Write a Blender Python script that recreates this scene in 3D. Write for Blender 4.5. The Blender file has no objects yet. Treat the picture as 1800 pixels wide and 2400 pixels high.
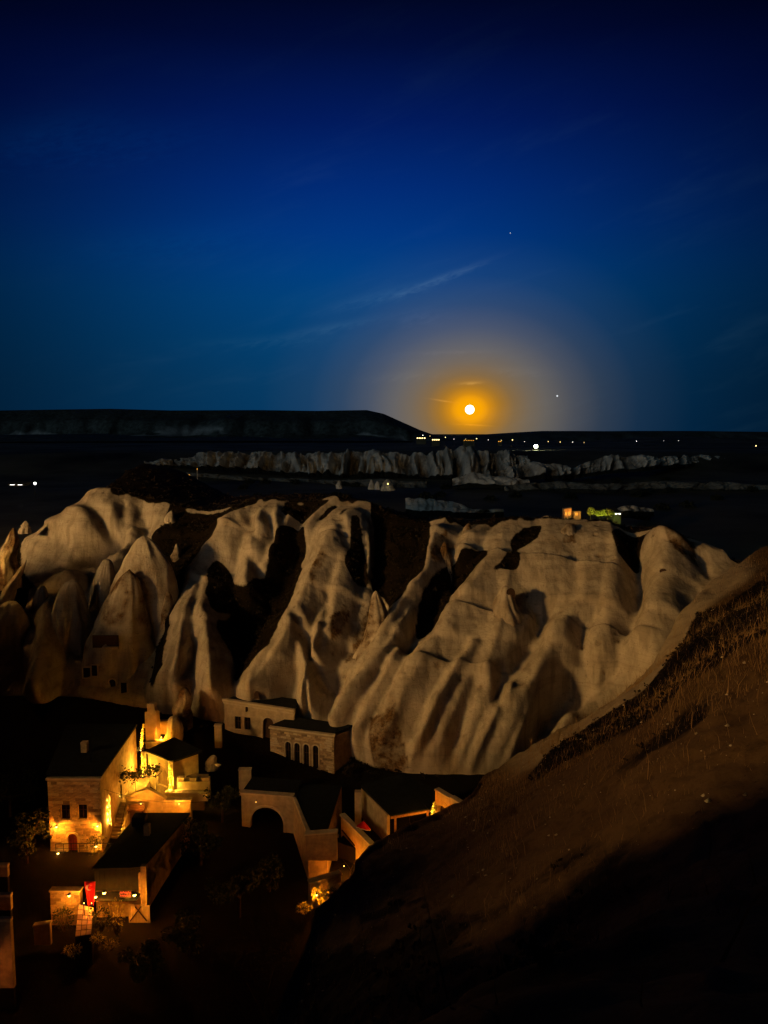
import bpy, bmesh, math, random
import numpy as np
from mathutils import Vector, Matrix
from mathutils.geometry import tessellate_polygon

R = math.radians
scene = bpy.context.scene
col = scene.collection

# ------------------------------------------------------------------ camera
CAMZ = 40.0                       # eye height above the village lanes (metres)
PITCH = R(6.1)
F, CX, CY = 1780.0, 900.0, 1200.0  # focal length and centre, in units of the 1800 x 2400 frame
CP, SP = math.cos(PITCH), math.sin(PITCH)
cam_data = bpy.data.cameras.new('camera')
cam_data.sensor_fit = 'VERTICAL'
cam_data.sensor_height = 36.0
cam_data.lens = F / 2400.0 * 36.0
cam_data.clip_start = 0.05
cam_data.clip_end = 60000.0
cam = bpy.data.objects.new('camera', cam_data)
col.objects.link(cam)
cam.location = (0, 0, CAMZ)
cam.rotation_euler = (R(90) - PITCH, 0, 0)
scene.camera = cam


def ray(px, py):
    a, b = (px - CX) / F, (CY - py) / F
    return np.array([a, CP + b * SP, -SP + b * CP])


def at(px, py, D):
    d = ray(px, py)
    p = d * (D / d[1])
    return np.array([p[0], p[1], p[2] + CAMZ])


def atz(px, py, z):
    d = ray(px, py)
    p = d * ((z - CAMZ) / d[2])
    return np.array([p[0], p[1], z])


def proj(X, Y, Z):
    dep = Y * CP - (Z - CAMZ) * SP
    up = Y * SP + (Z - CAMZ) * CP
    return CX + F * X / dep, CY - F * up / dep


# ------------------------------------------------------------------ sky
MOON_PX = (1101, 960)
md = ray(*MOON_PX)
md = md / np.linalg.norm(md)
MAZ, MEL = math.atan2(md[0], md[1]), math.asin(md[2])

world = bpy.data.worlds.new('World')
scene.world = world
world.use_nodes = True
wt = world.node_tree
wt.nodes.clear()


class NT:
    """small node-tree writer"""
    def __init__(s, tree):
        s.t = tree

    def n(s, kind, **kw):
        nd = s.t.nodes.new(kind)
        for k, v in kw.items():
            setattr(nd, k, v)
        return nd

    def put(s, sock, v):
        if isinstance(v, bpy.types.NodeSocket):
            s.t.links.new(v, sock)
        elif v is not None:
            if hasattr(sock, 'default_value'):
                try:
                    sock.default_value = v
                except Exception:
                    sock.default_value = (*v, 1.0)

    def m(s, op, a, b=None, c=None, clamp=False):
        nd = s.n('ShaderNodeMath', operation=op, use_clamp=clamp)
        for i, v in enumerate((a, b, c)):
            if v is not None:
                s.put(nd.inputs[i], v)
        return nd.outputs[0]

    def ramp(s, fac, stops, interp='LINEAR'):
        nd = s.n('ShaderNodeValToRGB')
        nd.color_ramp.interpolation = interp
        el = nd.color_ramp.elements
        while len(el) < len(stops):
            el.new(0.5)
        for e, (p, c) in zip(el, stops):
            e.position = p
            e.color = (*c, 1.0) if len(c) == 3 else c
        s.put(nd.inputs[0], fac)
        return nd.outputs[0]

    def mix(s, fac, a, b, kind='MIX'):
        nd = s.n('ShaderNodeMix', data_type='RGBA', blend_type=kind)
        s.put(nd.inputs[0], fac)
        for sock, v in ((nd.inputs[6], a), (nd.inputs[7], b)):
            if isinstance(v, bpy.types.NodeSocket):
                s.t.links.new(v, sock)
            else:
                sock.default_value = (*v, 1.0) if len(v) == 3 else v
        return nd.outputs[2]

    def noise(s, vec, scale, detail=4.0, rough=0.55, dist=0.0):
        nd = s.n('ShaderNodeTexNoise')
        if vec is not None:
            s.put(nd.inputs['Vector'], vec)
        nd.inputs['Scale'].default_value = scale
        nd.inputs['Detail'].default_value = detail
        nd.inputs['Roughness'].default_value = rough
        nd.inputs['Distortion'].default_value = dist
        return nd.outputs['Fac']


w = NT(wt)
tc = w.n('ShaderNodeTexCoord')
sep = w.n('ShaderNodeSeparateXYZ')
wt.links.new(tc.outputs['Generated'], sep.inputs[0])
az = w.m('SUBTRACT', w.m('ARCTAN2', sep.outputs[0], sep.outputs[1]), MAZ)
el = w.m('SUBTRACT', w.m('ARCSINE', sep.outputs[2]), MEL)
azd = w.m('MULTIPLY', az, 180 / math.pi)
eld = w.m('MULTIPLY', el, 180 / math.pi)
# angle from the moon; the dusk glow is wider along the horizon than upwards
k_az = w.m('MULTIPLY', azd, 0.80)
dist = w.m('SQRT', w.m('ADD', w.m('MULTIPLY', k_az, k_az), w.m('MULTIPLY', eld, eld)))
SK = 60.0
halo = w.ramp(w.m('DIVIDE', dist, SK, clamp=True), [
    (0.0, (1.0, 0.42, 0.002)), (0.8 / SK, (0.95, 0.37, 0.0)), (1.2 / SK, (0.62, 0.245, 0.0)), (1.75 / SK, (0.38, 0.170, 0.006)),
    (2.6 / SK, (0.230, 0.132, 0.032)), (3.5 / SK, (0.172, 0.118, 0.050)), (4.5 / SK, (0.128, 0.098, 0.052)), (6.0 / SK, (0.066, 0.050, 0.022)),
    (7.6 / SK, (0.026, 0.021, 0.008)), (9.6 / SK, (0.007, 0.006, 0.002)), (12.5 / SK, (0.0, 0.0, 0.0))])
# the blue of late dusk: deepest overhead, dull along the horizon, fading to both sides
EL = 90.0
eabs = w.m('MAXIMUM', w.m('ADD', eld, math.degrees(MEL)), 0.0)
blue = w.ramp(w.m('DIVIDE', eabs, EL, clamp=True), [
    (0.0, (0.002, 0.040, 0.115)), (3.5 / EL, (0.002, 0.046, 0.135)), (6.5 / EL, (0.001, 0.052, 0.165)), (9.5 / EL, (0.0006, 0.055, 0.200)),
    (11.5 / EL, (0.0004, 0.050, 0.218)), (14.0 / EL, (0.0004, 0.037, 0.214)), (17.0 / EL, (0.0004, 0.024, 0.178)), (21.0 / EL, (0.0004, 0.0105, 0.108)),
    (25.5 / EL, (0.0003, 0.0036, 0.038)), (28.5 / EL, (0.0003, 0.0016, 0.014)), (34.0 / EL, (0.0003, 0.0009, 0.006)), (1.0, (0.0003, 0.0009, 0.005))])
da_ = w.m('DIVIDE', w.m('ADD', azd, math.degrees(MAZ) + 1.0), 23.5)
side = w.m('ADD', w.m('MULTIPLY', w.m('EXPONENT', w.m('MULTIPLY', w.m('MULTIPLY', da_, da_), -1.0)), 0.97), 0.03)
near_m = w.ramp(w.m('DIVIDE', dist, SK, clamp=True), [(0.6 / SK, (0, 0, 0)), (2.2 / SK, (0.18, 0.18, 0.18)), (6.0 / SK, (0.85, 0.85, 0.85)), (9.0 / SK, (1, 1, 1))])
blue = w.mix(1.0, w.mix(1.0, blue, side, 'MULTIPLY'), near_m, 'MULTIPLY')     # the haze round the moon hides the blue
sky_c = w.mix(1.0, blue, halo, 'ADD')
# thin wisps of cirrus
cmb = w.n('ShaderNodeCombineXYZ')
rot = R(-17)
u_ = w.m('ADD', w.m('MULTIPLY', azd, math.cos(rot)), w.m('MULTIPLY', eld, -math.sin(rot)))
v_ = w.m('ADD', w.m('MULTIPLY', azd, math.sin(rot)), w.m('MULTIPLY', eld, math.cos(rot)))
w.put(cmb.inputs[0], w.m('MULTIPLY', u_, 0.075))
w.put(cmb.inputs[1], w.m('MULTIPLY', v_, 0.36))
wisp = w.noise(cmb.outputs[0], 1.0, 4.0, 0.62, 0.35)
wisp = w.ramp(wisp, [(0.50, (0, 0, 0)), (0.82, (1, 1, 1))], 'EASE')
fade = w.ramp(w.m('DIVIDE', dist, SK, clamp=True), [(0.0, (1, 1, 1)), (0.22, (0.8, 0.8, 0.8)), (0.45, (0.1, 0.1, 0.1)), (1, (0.03, 0.03, 0.03))])
wispc = w.mix(1.0, wisp, fade, 'MULTIPLY')
sky_c = w.mix(1.0, sky_c, w.mix(1.0, wispc, (0.005, 0.010, 0.014), 'MULTIPLY'), 'ADD')


cb_ = w.n('ShaderNodeCombineXYZ')
w.put(cb_.inputs[0], w.m('MULTIPLY', u_, 0.9))
w.put(cb_.inputs[1], w.m('MULTIPLY', v_, 3.2))
STREAK_NOISE = w.noise(cb_.outputs[0], 1.0, 3.0, 0.6, 0.4)


def streak(px, py, ang, length, width, colour, base):
    """one thin bright cirrus streak in the sky"""
    d = ray(px, py)
    d = d / np.linalg.norm(d)
    a0 = math.degrees(math.atan2(d[0], d[1]) - MAZ)
    e0 = math.degrees(math.asin(d[2]) - MEL)
    da, de = w.m('SUBTRACT', azd, a0), w.m('SUBTRACT', eld, e0)
    c, s = math.cos(R(ang)), math.sin(R(ang))
    uu = w.m('DIVIDE', w.m('ADD', w.m('MULTIPLY', da, c), w.m('MULTIPLY', de, s)), length)
    vv = w.m('DIVIDE', w.m('ADD', w.m('MULTIPLY', da, -s), w.m('MULTIPLY', de, c)), width)
    nz = STREAK_NOISE
    vv = w.m('ADD', vv, w.m('MULTIPLY', w.m('SUBTRACT', nz, 0.5), 2.2))
    g = w.m('EXPONENT', w.m('MULTIPLY', w.m('ADD', w.m('MULTIPLY', uu, uu), w.m('MULTIPLY', vv, vv)), -1.0))
    g = w.m('MULTIPLY', g, w.ramp(nz, [(0.25, (0.15, 0.15, 0.15)), (0.7, (1, 1, 1))]))
    return w.mix(1.0, base, w.mix(1.0, g, colour, 'MULTIPLY'), 'ADD')


sky_c = streak(1030, 655, 19, 3.0, 0.22, (0.030, 0.050, 0.055), sky_c)
sky_c = streak(900, 690, 14, 4.2, 0.40, (0.010, 0.022, 0.028), sky_c)
sky_c = streak(770, 768, 11, 3.4, 0.30, (0.010, 0.022, 0.026), sky_c)
sky_c = streak(620, 800, 3, 4.5, 0.38, (0.004, 0.011, 0.014), sky_c)
sky_c = streak(980, 740, 8, 2.0, 0.60, (0.012, 0.014, 0.020), sky_c)
sky_c = streak(1036, 939, -9, 0.75, 0.055, (0.22, 0.10, 0.02), sky_c)
sky_c = streak(1103, 898, 3, 0.75, 0.12, (0.22, 0.12, 0.03), sky_c)
sky_c = streak(1110, 996, -3, 1.0, 0.06, (0.25, 0.10, 0.01), sky_c)
sky_c = streak(960, 880, 5, 2.6, 0.35, (0.016, 0.014, 0.010), sky_c)
sky_c = streak(1210, 870, -4, 2.4, 0.30, (0.014, 0.013, 0.012), sky_c)
sky_c = streak(1060, 826, 1, 2.6, 0.14, (0.020, 0.017, 0.016), sky_c)
sky_c = streak(250, 330, 12, 7.0, 1.2, (0.000, 0.004, 0.016), sky_c)
sky_c = streak(120, 300, 20, 5.0, 1.0, (0.000, 0.004, 0.014), sky_c)
sky_c = streak(420, 560, 8, 6.0, 1.1, (0.000, 0.006, 0.014), sky_c)
bg = w.n('ShaderNodeBackground')
wt.links.new(sky_c, bg.inputs['Color'])
bg.inputs['Strength'].default_value = 1.0
wo = w.n('ShaderNodeOutputWorld')
wt.links.new(bg.outputs[0], wo.inputs[0])

# ------------------------------------------------------------------ last daylight from the west, behind the camera
sun_d = bpy.data.lights.new('sun', 'SUN')
sun_d.energy = 0.125
sun_d.angle = R(20)
sun_d.color = (0.60, 0.86, 1.0)
sun = bpy.data.objects.new('sun', sun_d)
col.objects.link(sun)
sun.rotation_euler = (R(78), 0, R(-30))     # shines along +Y and down

# ------------------------------------------------------------------ render look
scene.view_settings.view_transform = 'Standard'
scene.view_settings.look = 'None'
scene.view_settings.exposure = 0.0
scene.view_settings.gamma = 1.0
scene.view_settings.use_curve_mapping = False
scene.render.engine = 'CYCLES'
scene.cycles.use_denoising = True
scene.cycles.max_bounces = 4
scene.cycles.diffuse_bounces = 2
scene.cycles.glossy_bounces = 2
scene.cycles.sample_clamp_indirect = 3.0
scene.cycles.use_light_tree = True
scene.cycles.use_adaptive_sampling = True
scene.cycles.adaptive_threshold = 0.02
world.cycles.sampling_method = 'NONE'

# ------------------------------------------------------------------ helpers
rng = np.random.RandomState(7)


def vnoise(x, y, z=None, seed=0):
    """value noise, vectorised, 0..1"""
    x = np.asarray(x, float); y = np.asarray(y, float)
    z = np.zeros_like(x) if z is None else np.asarray(z, float)
    xi, yi, zi = np.floor(x).astype(np.int64), np.floor(y).astype(np.int64), np.floor(z).astype(np.int64)
    xf, yf, zf = x - xi, y - yi, z - zi
    sx, sy, sz = (t * t * (3 - 2 * t) for t in (xf, yf, zf))

    def h(a, b, c):
        n = (a * 374761393 + b * 668265263 + c * 2147483647 + seed * 974634777) & 0xffffffff
        n = ((n ^ (n >> 13)) * 1274126177) & 0xffffffff
        n = (n ^ (n >> 16)) & 0xffff
        return n / 65535.0
    r = 0
    for dz in (0, 1):
        wz = sz if dz else 1 - sz
        for dy in (0, 1):
            wy = sy if dy else 1 - sy
            for dx in (0, 1):
                wx = sx if dx else 1 - sx
                r = r + wx * wy * wz * h(xi + dx, yi + dy, zi + dz)
    return r


def fbm(x, y, z=None, seed=0, octv=4, rough=0.5):
    a, s, t = 1.0, 0.0, 0.0
    for o in range(octv):
        k = 2.0 ** o
        s = s + a * vnoise(np.asarray(x) * k, np.asarray(y) * k, None if z is None else np.asarray(z) * k, seed + o * 17)
        t += a
        a *= rough
    return s / t - 0.5


def smooth(a, b, x):
    t = np.clip((x - a) / (b - a), 0, 1)
    return t * t * (3 - 2 * t)


def tag(o, label=None, cat=None, group=None, kind=None):
    if label: o['label'] = label
    if cat: o['category'] = cat
    if group: o['group'] = group
    if kind: o['kind'] = kind
    return o


def link(name, me, mat=None, parent=None, smooth_shade=False):
    o = bpy.data.objects.new(name, me)
    col.objects.link(o)
    if mat is not None and len(me.materials) == 0:
        me.materials.append(mat)
    if parent is not None:
        o.parent = parent
    if smooth_shade:
        me.polygons.foreach_set('use_smooth', np.ones(len(me.polygons), bool))
    return o


def mesh_np(name, verts, faces):
    """verts (n,3), faces (m,3) or (m,4) numpy arrays"""
    me = bpy.data.meshes.new(name)
    verts = np.asarray(verts, np.float32); faces = np.asarray(faces, np.int32)
    k = faces.shape[1]
    me.vertices.add(len(verts)); me.vertices.foreach_set('co', verts.ravel())
    me.loops.add(faces.size); me.loops.foreach_set('vertex_index', faces.ravel())
    me.polygons.add(len(faces))
    me.polygons.foreach_set('loop_start', np.arange(0, faces.size, k, dtype=np.int32))
    me.polygons.foreach_set('loop_total', np.full(len(faces), k, np.int32))
    me.update(calc_edges=True)
    me.validate()
    return me


def grid_faces(nu, nv):
    i = np.arange(nu * nv).reshape(nu, nv)
    return np.stack([i[:-1, :-1].ravel(), i[1:, :-1].ravel(), i[1:, 1:].ravel(), i[:-1, 1:].ravel()], 1)


def point_attr(me, name, vals):
    a = me.attributes.new(name, 'FLOAT', 'POINT')
    a.data.foreach_set('value', np.asarray(vals, np.float32).ravel())


def empty(name, loc, rz=0.0):
    o = bpy.data.objects.new(name, None)
    col.objects.link(o)
    o.location = loc
    o.rotation_euler = (0, 0, rz)
    return o


# ------------------------------------------------------------------ materials
MATS = {}


def material(name):
    m = bpy.data.materials.new(name)
    m.use_nodes = True
    t = NT(m.node_tree)
    b = m.node_tree.nodes['Principled BSDF']
    b.inputs['Specular IOR Level'].default_value = 0.15
    MATS[name] = m
    return m, t, b


def plain(name, c, rough=0.85, var=0.25, scale=3.0, bump=0.0, bscale=20.0, metal=0.0):
    m, t, b = material(name)
    tcn = t.n('ShaderNodeTexCoord')
    nz = t.noise(tcn.outputs['Object'], scale, 5.0, 0.6)
    lo = tuple(x * (1 - var) for x in c); hi = tuple(min(1, x * (1 + var)) for x in c)
    t.put(b.inputs['Base Color'], t.ramp(nz, [(0.3, lo), (0.7, hi)]))
    b.inputs['Roughness'].default_value = rough
    b.inputs['Metallic'].default_value = metal
    if bump:
        bn = t.n('ShaderNodeBump')
        bn.inputs['Strength'].default_value = 1.0
        bn.inputs['Distance'].default_value = bump
        t.put(bn.inputs['Height'], t.noise(tcn.outputs['Object'], bscale, 5.0, 0.65))
        t.put(b.inputs['Normal'], bn.outputs[0])
    return m


def emit(name, c, s):
    m = bpy.data.materials.new(name)
    m.use_nodes = True
    nt = m.node_tree
    nt.nodes.clear()
    e = nt.nodes.new('ShaderNodeEmission')
    e.inputs[0].default_value = (*c, 1)
    e.inputs[1].default_value = s
    o = nt.nodes.new('ShaderNodeOutputMaterial')
    nt.links.new(e.outputs[0], o.inputs[0])
    MATS[name] = m
    return m


def rock_material(name, base, dark, stain, scrub, scale=1.0, bump=0.12):
    """volcanic tuff: pale bands, brown weathering (attribute stain), scrub cover (attribute scrub)"""
    m, t, b = material(name)
    geo = t.n('ShaderNodeNewGeometry')
    pos = geo.outputs['Position']
    sp3 = t.n('ShaderNodeSeparateXYZ'); t.put(sp3.inputs[0], pos)
    warp = t.noise(pos, 0.12 * scale, 3.0, 0.5)
    cz = t.n('ShaderNodeCombineXYZ')
    t.put(cz.inputs[0], t.m('MULTIPLY', sp3.outputs[0], 0.02 * scale))
    t.put(cz.inputs[1], t.m('MULTIPLY', sp3.outputs[1], 0.02 * scale))
    t.put(cz.inputs[2], t.m('ADD', t.m('MULTIPLY', sp3.outputs[2], 0.55 * scale), t.m('MULTIPLY', warp, 1.3)))
    band = t.noise(cz.outputs[0], 1.0, 5.0, 0.6)
    c1 = t.ramp(band, [(0.30, dark), (0.52, base), (0.75, tuple(min(1, x * 1.12) for x in base))])
    n1 = t.noise(pos, 0.5 * scale, 6.0, 0.65)
    c1 = t.mix(0.5, c1, t.ramp(n1, [(0.3, tuple(x * 0.72 for x in base)), (0.7, tuple(min(1, x * 1.15) for x in base))]))
    c1 = t.mix(t.ramp(band, [(0.415, (0, 0, 0)), (0.43, (0.30, 0.30, 0.30)), (0.445, (0, 0, 0)), (0.57, (0, 0, 0)), (0.58, (0.25, 0.25, 0.25)), (0.595, (0, 0, 0))]), c1, tuple(x * 0.55 for x in dark))
    cr_ = t.n('ShaderNodeCombineXYZ')
    t.put(cr_.inputs[0], t.m('MULTIPLY', sp3.outputs[0], 1.1 * scale)); t.put(cr_.inputs[1], t.m('MULTIPLY', sp3.outputs[1], 0.5 * scale)); t.put(cr_.inputs[2], t.m('MULTIPLY', sp3.outputs[2], 0.16 * scale))
    run = t.noise(cr_.outputs[0], 1.0, 4.0, 0.6, 0.3)
    c1 = t.mix(t.ramp(run, [(0.36, (0.55, 0.55, 0.55)), (0.52, (0, 0, 0))]), c1, tuple(x * 0.62 for x in dark))
    # fine pits and runnels
    n2 = t.noise(pos, 3.2 * scale, 4.0, 0.7)
    c1 = t.mix(t.ramp(n2, [(0.30, (0.75, 0.75, 0.75)), (0.42, (0, 0, 0))]), c1, tuple(x * 0.5 for x in dark))
    # brown crust
    sa = t.n('ShaderNodeAttribute', attribute_name='stain')
    sn = n1
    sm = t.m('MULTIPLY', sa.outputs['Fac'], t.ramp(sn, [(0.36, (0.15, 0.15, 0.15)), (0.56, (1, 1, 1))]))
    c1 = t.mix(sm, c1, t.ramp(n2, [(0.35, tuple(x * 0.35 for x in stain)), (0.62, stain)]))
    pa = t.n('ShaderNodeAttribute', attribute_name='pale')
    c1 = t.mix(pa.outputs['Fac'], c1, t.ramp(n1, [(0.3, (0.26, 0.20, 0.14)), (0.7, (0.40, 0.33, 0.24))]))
    # scrub and earth
    ca = t.n('ShaderNodeAttribute', attribute_name='scrub')
    cn = t.noise(pos, 1.6 * scale, 5.0, 0.75)
    cm = t.m('SUBTRACT', t.m('ADD', t.m('MULTIPLY', ca.outputs['Fac'], 1.5), t.m('MULTIPLY', cn, 0.9)), 0.85)
    cm = t.m('MULTIPLY', cm, 3.0, clamp=True)
    c2 = t.ramp(n2, [(0.3, tuple(x * 0.35 for x in scrub)), (0.55, scrub), (0.8, tuple(x * 1.8 for x in scrub))])
    t.put(b.inputs['Base Color'], t.mix(cm, c1, c2))
    b.inputs['Roughness'].default_value = 0.95
    b.inputs['Specular IOR Level'].default_value = 0.05
    bn = t.n('ShaderNodeBump')
    bn.inputs['Strength'].default_value = 0.9
    bn.inputs['Distance'].default_value = bump
    hgt = t.m('ADD', t.noise(pos, 1.3 * scale, 6.0, 0.62), t.m('MULTIPLY', band, 0.8))
    hgt = t.m('ADD', hgt, t.m('MULTIPLY', run, 0.9))
    t.put(bn.inputs['Height'], hgt)
    t.put(b.inputs['Normal'], bn.outputs[0])
    return m


rock_material('tuff', (0.50, 0.43, 0.34), (0.36, 0.29, 0.21), (0.18, 0.105, 0.045), (0.012, 0.008, 0.004))
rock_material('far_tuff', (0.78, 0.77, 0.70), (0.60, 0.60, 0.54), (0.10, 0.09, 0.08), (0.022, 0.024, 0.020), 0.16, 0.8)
rock_material('hill_earth', (0.125, 0.076, 0.036), (0.088, 0.052, 0.024), (0.09, 0.05, 0.022), (0.014, 0.009, 0.005), 1.6, 0.05)
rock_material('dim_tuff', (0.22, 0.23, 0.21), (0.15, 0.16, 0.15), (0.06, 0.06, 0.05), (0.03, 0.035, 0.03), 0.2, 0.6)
plain('dark_plain', (0.125, 0.115, 0.075), 0.95, 0.8, 0.012)
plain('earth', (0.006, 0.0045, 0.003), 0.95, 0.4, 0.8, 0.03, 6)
plain('mesa_earth', (0.10, 0.12, 0.12), 0.95, 0.4, 0.006)
# ================================================================== THE SETTING
def inpoly(px, py, poly):
    c = np.zeros(px.shape, bool)
    n = len(poly)
    for i in range(n):
        x1, y1 = poly[i]; x2, y2 = poly[(i + 1) % n]
        if y1 == y2:
            continue
        hit = ((y1 > py) != (y2 > py)) & (px < (x2 - x1) * (py - y1) / (y2 - y1) + x1)
        c ^= hit
    return c


def line_field(px, py, pts):
    """signed side, distance and parameter (0..1) to a polyline"""
    pts = np.asarray(pts, float)
    seg = np.hypot(*(pts[1:, :2] - pts[:-1, :2]).T)
    cum = np.concatenate([[0], np.cumsum(seg)]) / seg.sum()
    best = np.full(px.shape, 1e9); tt = np.zeros(px.shape); side = np.zeros(px.shape)
    for i in range(len(pts) - 1):
        ax, ay = pts[i, :2]; bx, by = pts[i + 1, :2]
        dx, dy = bx - ax, by - ay
        L2 = dx * dx + dy * dy
        t = np.clip(((px - ax) * dx + (py - ay) * dy) / L2, 0, 1)
        ex, ey = px - ax - t * dx, py - ay - t * dy
        d = np.hypot(ex, ey)
        m = d < best
        best = np.where(m, d, best)
        tt = np.where(m, cum[i] + t * (cum[i + 1] - cum[i]), tt)
        side = np.where(m, np.sign(ex * dy - ey * dx), side)
    return best, tt, side


# ---- the near tuff cliffs: a toe line and a crest line, a sloping face between, sculpted along its normal
TOE = [(-260, 1800, 92), (0, 1790, 89), (150, 1780, 88.5), (280, 1750, 89), (400, 1720, 90), (520, 1705, 91.5), (620, 1700, 91.5),
       (760, 1730, 90.5), (830, 1800, 86), (1000, 1838, 83.5), (1150, 1840, 83), (1300, 1840, 83), (1450, 1790, 82), (1600, 1700, 80), (1800, 1600, 80), (2100, 1500, 80)]
CREST = [(-260, 1330, 138), (0, 1305, 134), (70, 1285, 130), (150, 1220, 128), (215, 1163, 127), (260, 1163, 127), (330, 1166, 127), (400, 1182, 126), (480, 1200, 124),
         (560, 1192, 122), (660, 1182, 120), (790, 1178, 118), (900, 1205, 116), (1000, 1228, 114), (1100, 1234, 112), (1260, 1234, 111),
         (1400, 1236, 110), (1520, 1246, 106), (1600, 1255, 103), (1680, 1300, 99), (1800, 1345, 95), (2100, 1380, 88)]
toe_w = np.array([at(*p) for p in TOE]); crest_w = np.array([at(*p) for p in CREST])


def interp_line(w3, X):
    return np.interp(X, w3[:, 0], w3[:, 1]), np.interp(X, w3[:, 0], w3[:, 2])


def soft(a, n):
    k = np.ones(n) / n
    return np.convolve(np.pad(a, n // 2, mode='edge'), k, 'valid')[:len(a)]


gx = np.arange(-72, 62.01, 0.26)
tyc, tzc = (soft(a, 21) for a in interp_line(toe_w, gx))
cyc, czc = (soft(a, 9) for a in interp_line(crest_w, gx))
# rows: s<0 foot, 0..1 face, >1 plateau
sv = np.concatenate([np.linspace(-0.30, 0, 12)[:-1], np.linspace(0, 1.05, 172), np.linspace(1.05, 2.6, 62)[1:]])
S, XX = np.meshgrid(sv, gx)
TY, TZ, CYY, CZZ = (np.repeat(a[:, None], len(sv), 1) for a in (tyc, tzc, cyc, czc))
YY = TY + (CYY - TY) * S
face = np.clip(S, 0, 1)
prof = face + 0.10 * np.sin(face * np.pi) * (1 - face) + 0.02 * np.sin(face * 9)
ZZ = TZ + (CZZ - TZ) * prof
# plateau behind the crest: a brown shoulder on the left, a narrow rim on the right, then falling away
beyond = np.maximum(YY - CYY, 0)
pxc, pyc = proj(XX, YY, ZZ)
shoulder = np.interp(pxc, [-300, 120, 230, 300, 420, 560, 700, 900, 1050, 1300, 1600, 1900], [0.0, 0.0, 0.10, 0.17, 0.10, 0.02, 0.0, -0.03, -0.03, -0.03, -0.05, -0.05])
width = np.interp(pxc, [-300, 100, 230, 300, 420, 560, 800, 1000, 1300, 1600, 1900], [6, 6, 20, 30, 28, 20, 17, 8, 10, 8, 8])
ZZ = ZZ + shoulder * np.minimum(beyond, width) - 0.42 * np.maximum(beyond - width, 0) ** 1.05
ZZ = np.where(S < 0, TZ + S * 9.0, ZZ)
ZZ = np.maximum(ZZ, -6)

# normal of the smooth base
V0 = np.stack([XX, YY, ZZ], -1)
du = np.gradient(V0, axis=0); dv = np.gradient(V0, axis=1)
N0 = np.cross(du, dv); N0 /= np.linalg.norm(N0, axis=-1, keepdims=True) + 1e-9
for ax_ in (0, 1):                       # smooth it
    for _ in range(6):
        N0 = (np.roll(N0, 1, ax_) + N0 + np.roll(N0, -1, ax_)) / 3
N0 /= np.linalg.norm(N0, axis=-1, keepdims=True)

pxb, pyb = proj(XX, YY, ZZ)
jx = pxb + 26 * fbm(XX * 0.16, ZZ * 0.16, seed=3) + 9 * fbm(XX * 0.7, ZZ * 0.7, seed=5)
jy = pyb + 26 * fbm(XX * 0.16 + 40, ZZ * 0.16, seed=9) + 9 * fbm(XX * 0.7, ZZ * 0.7 + 9, seed=11)

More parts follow.
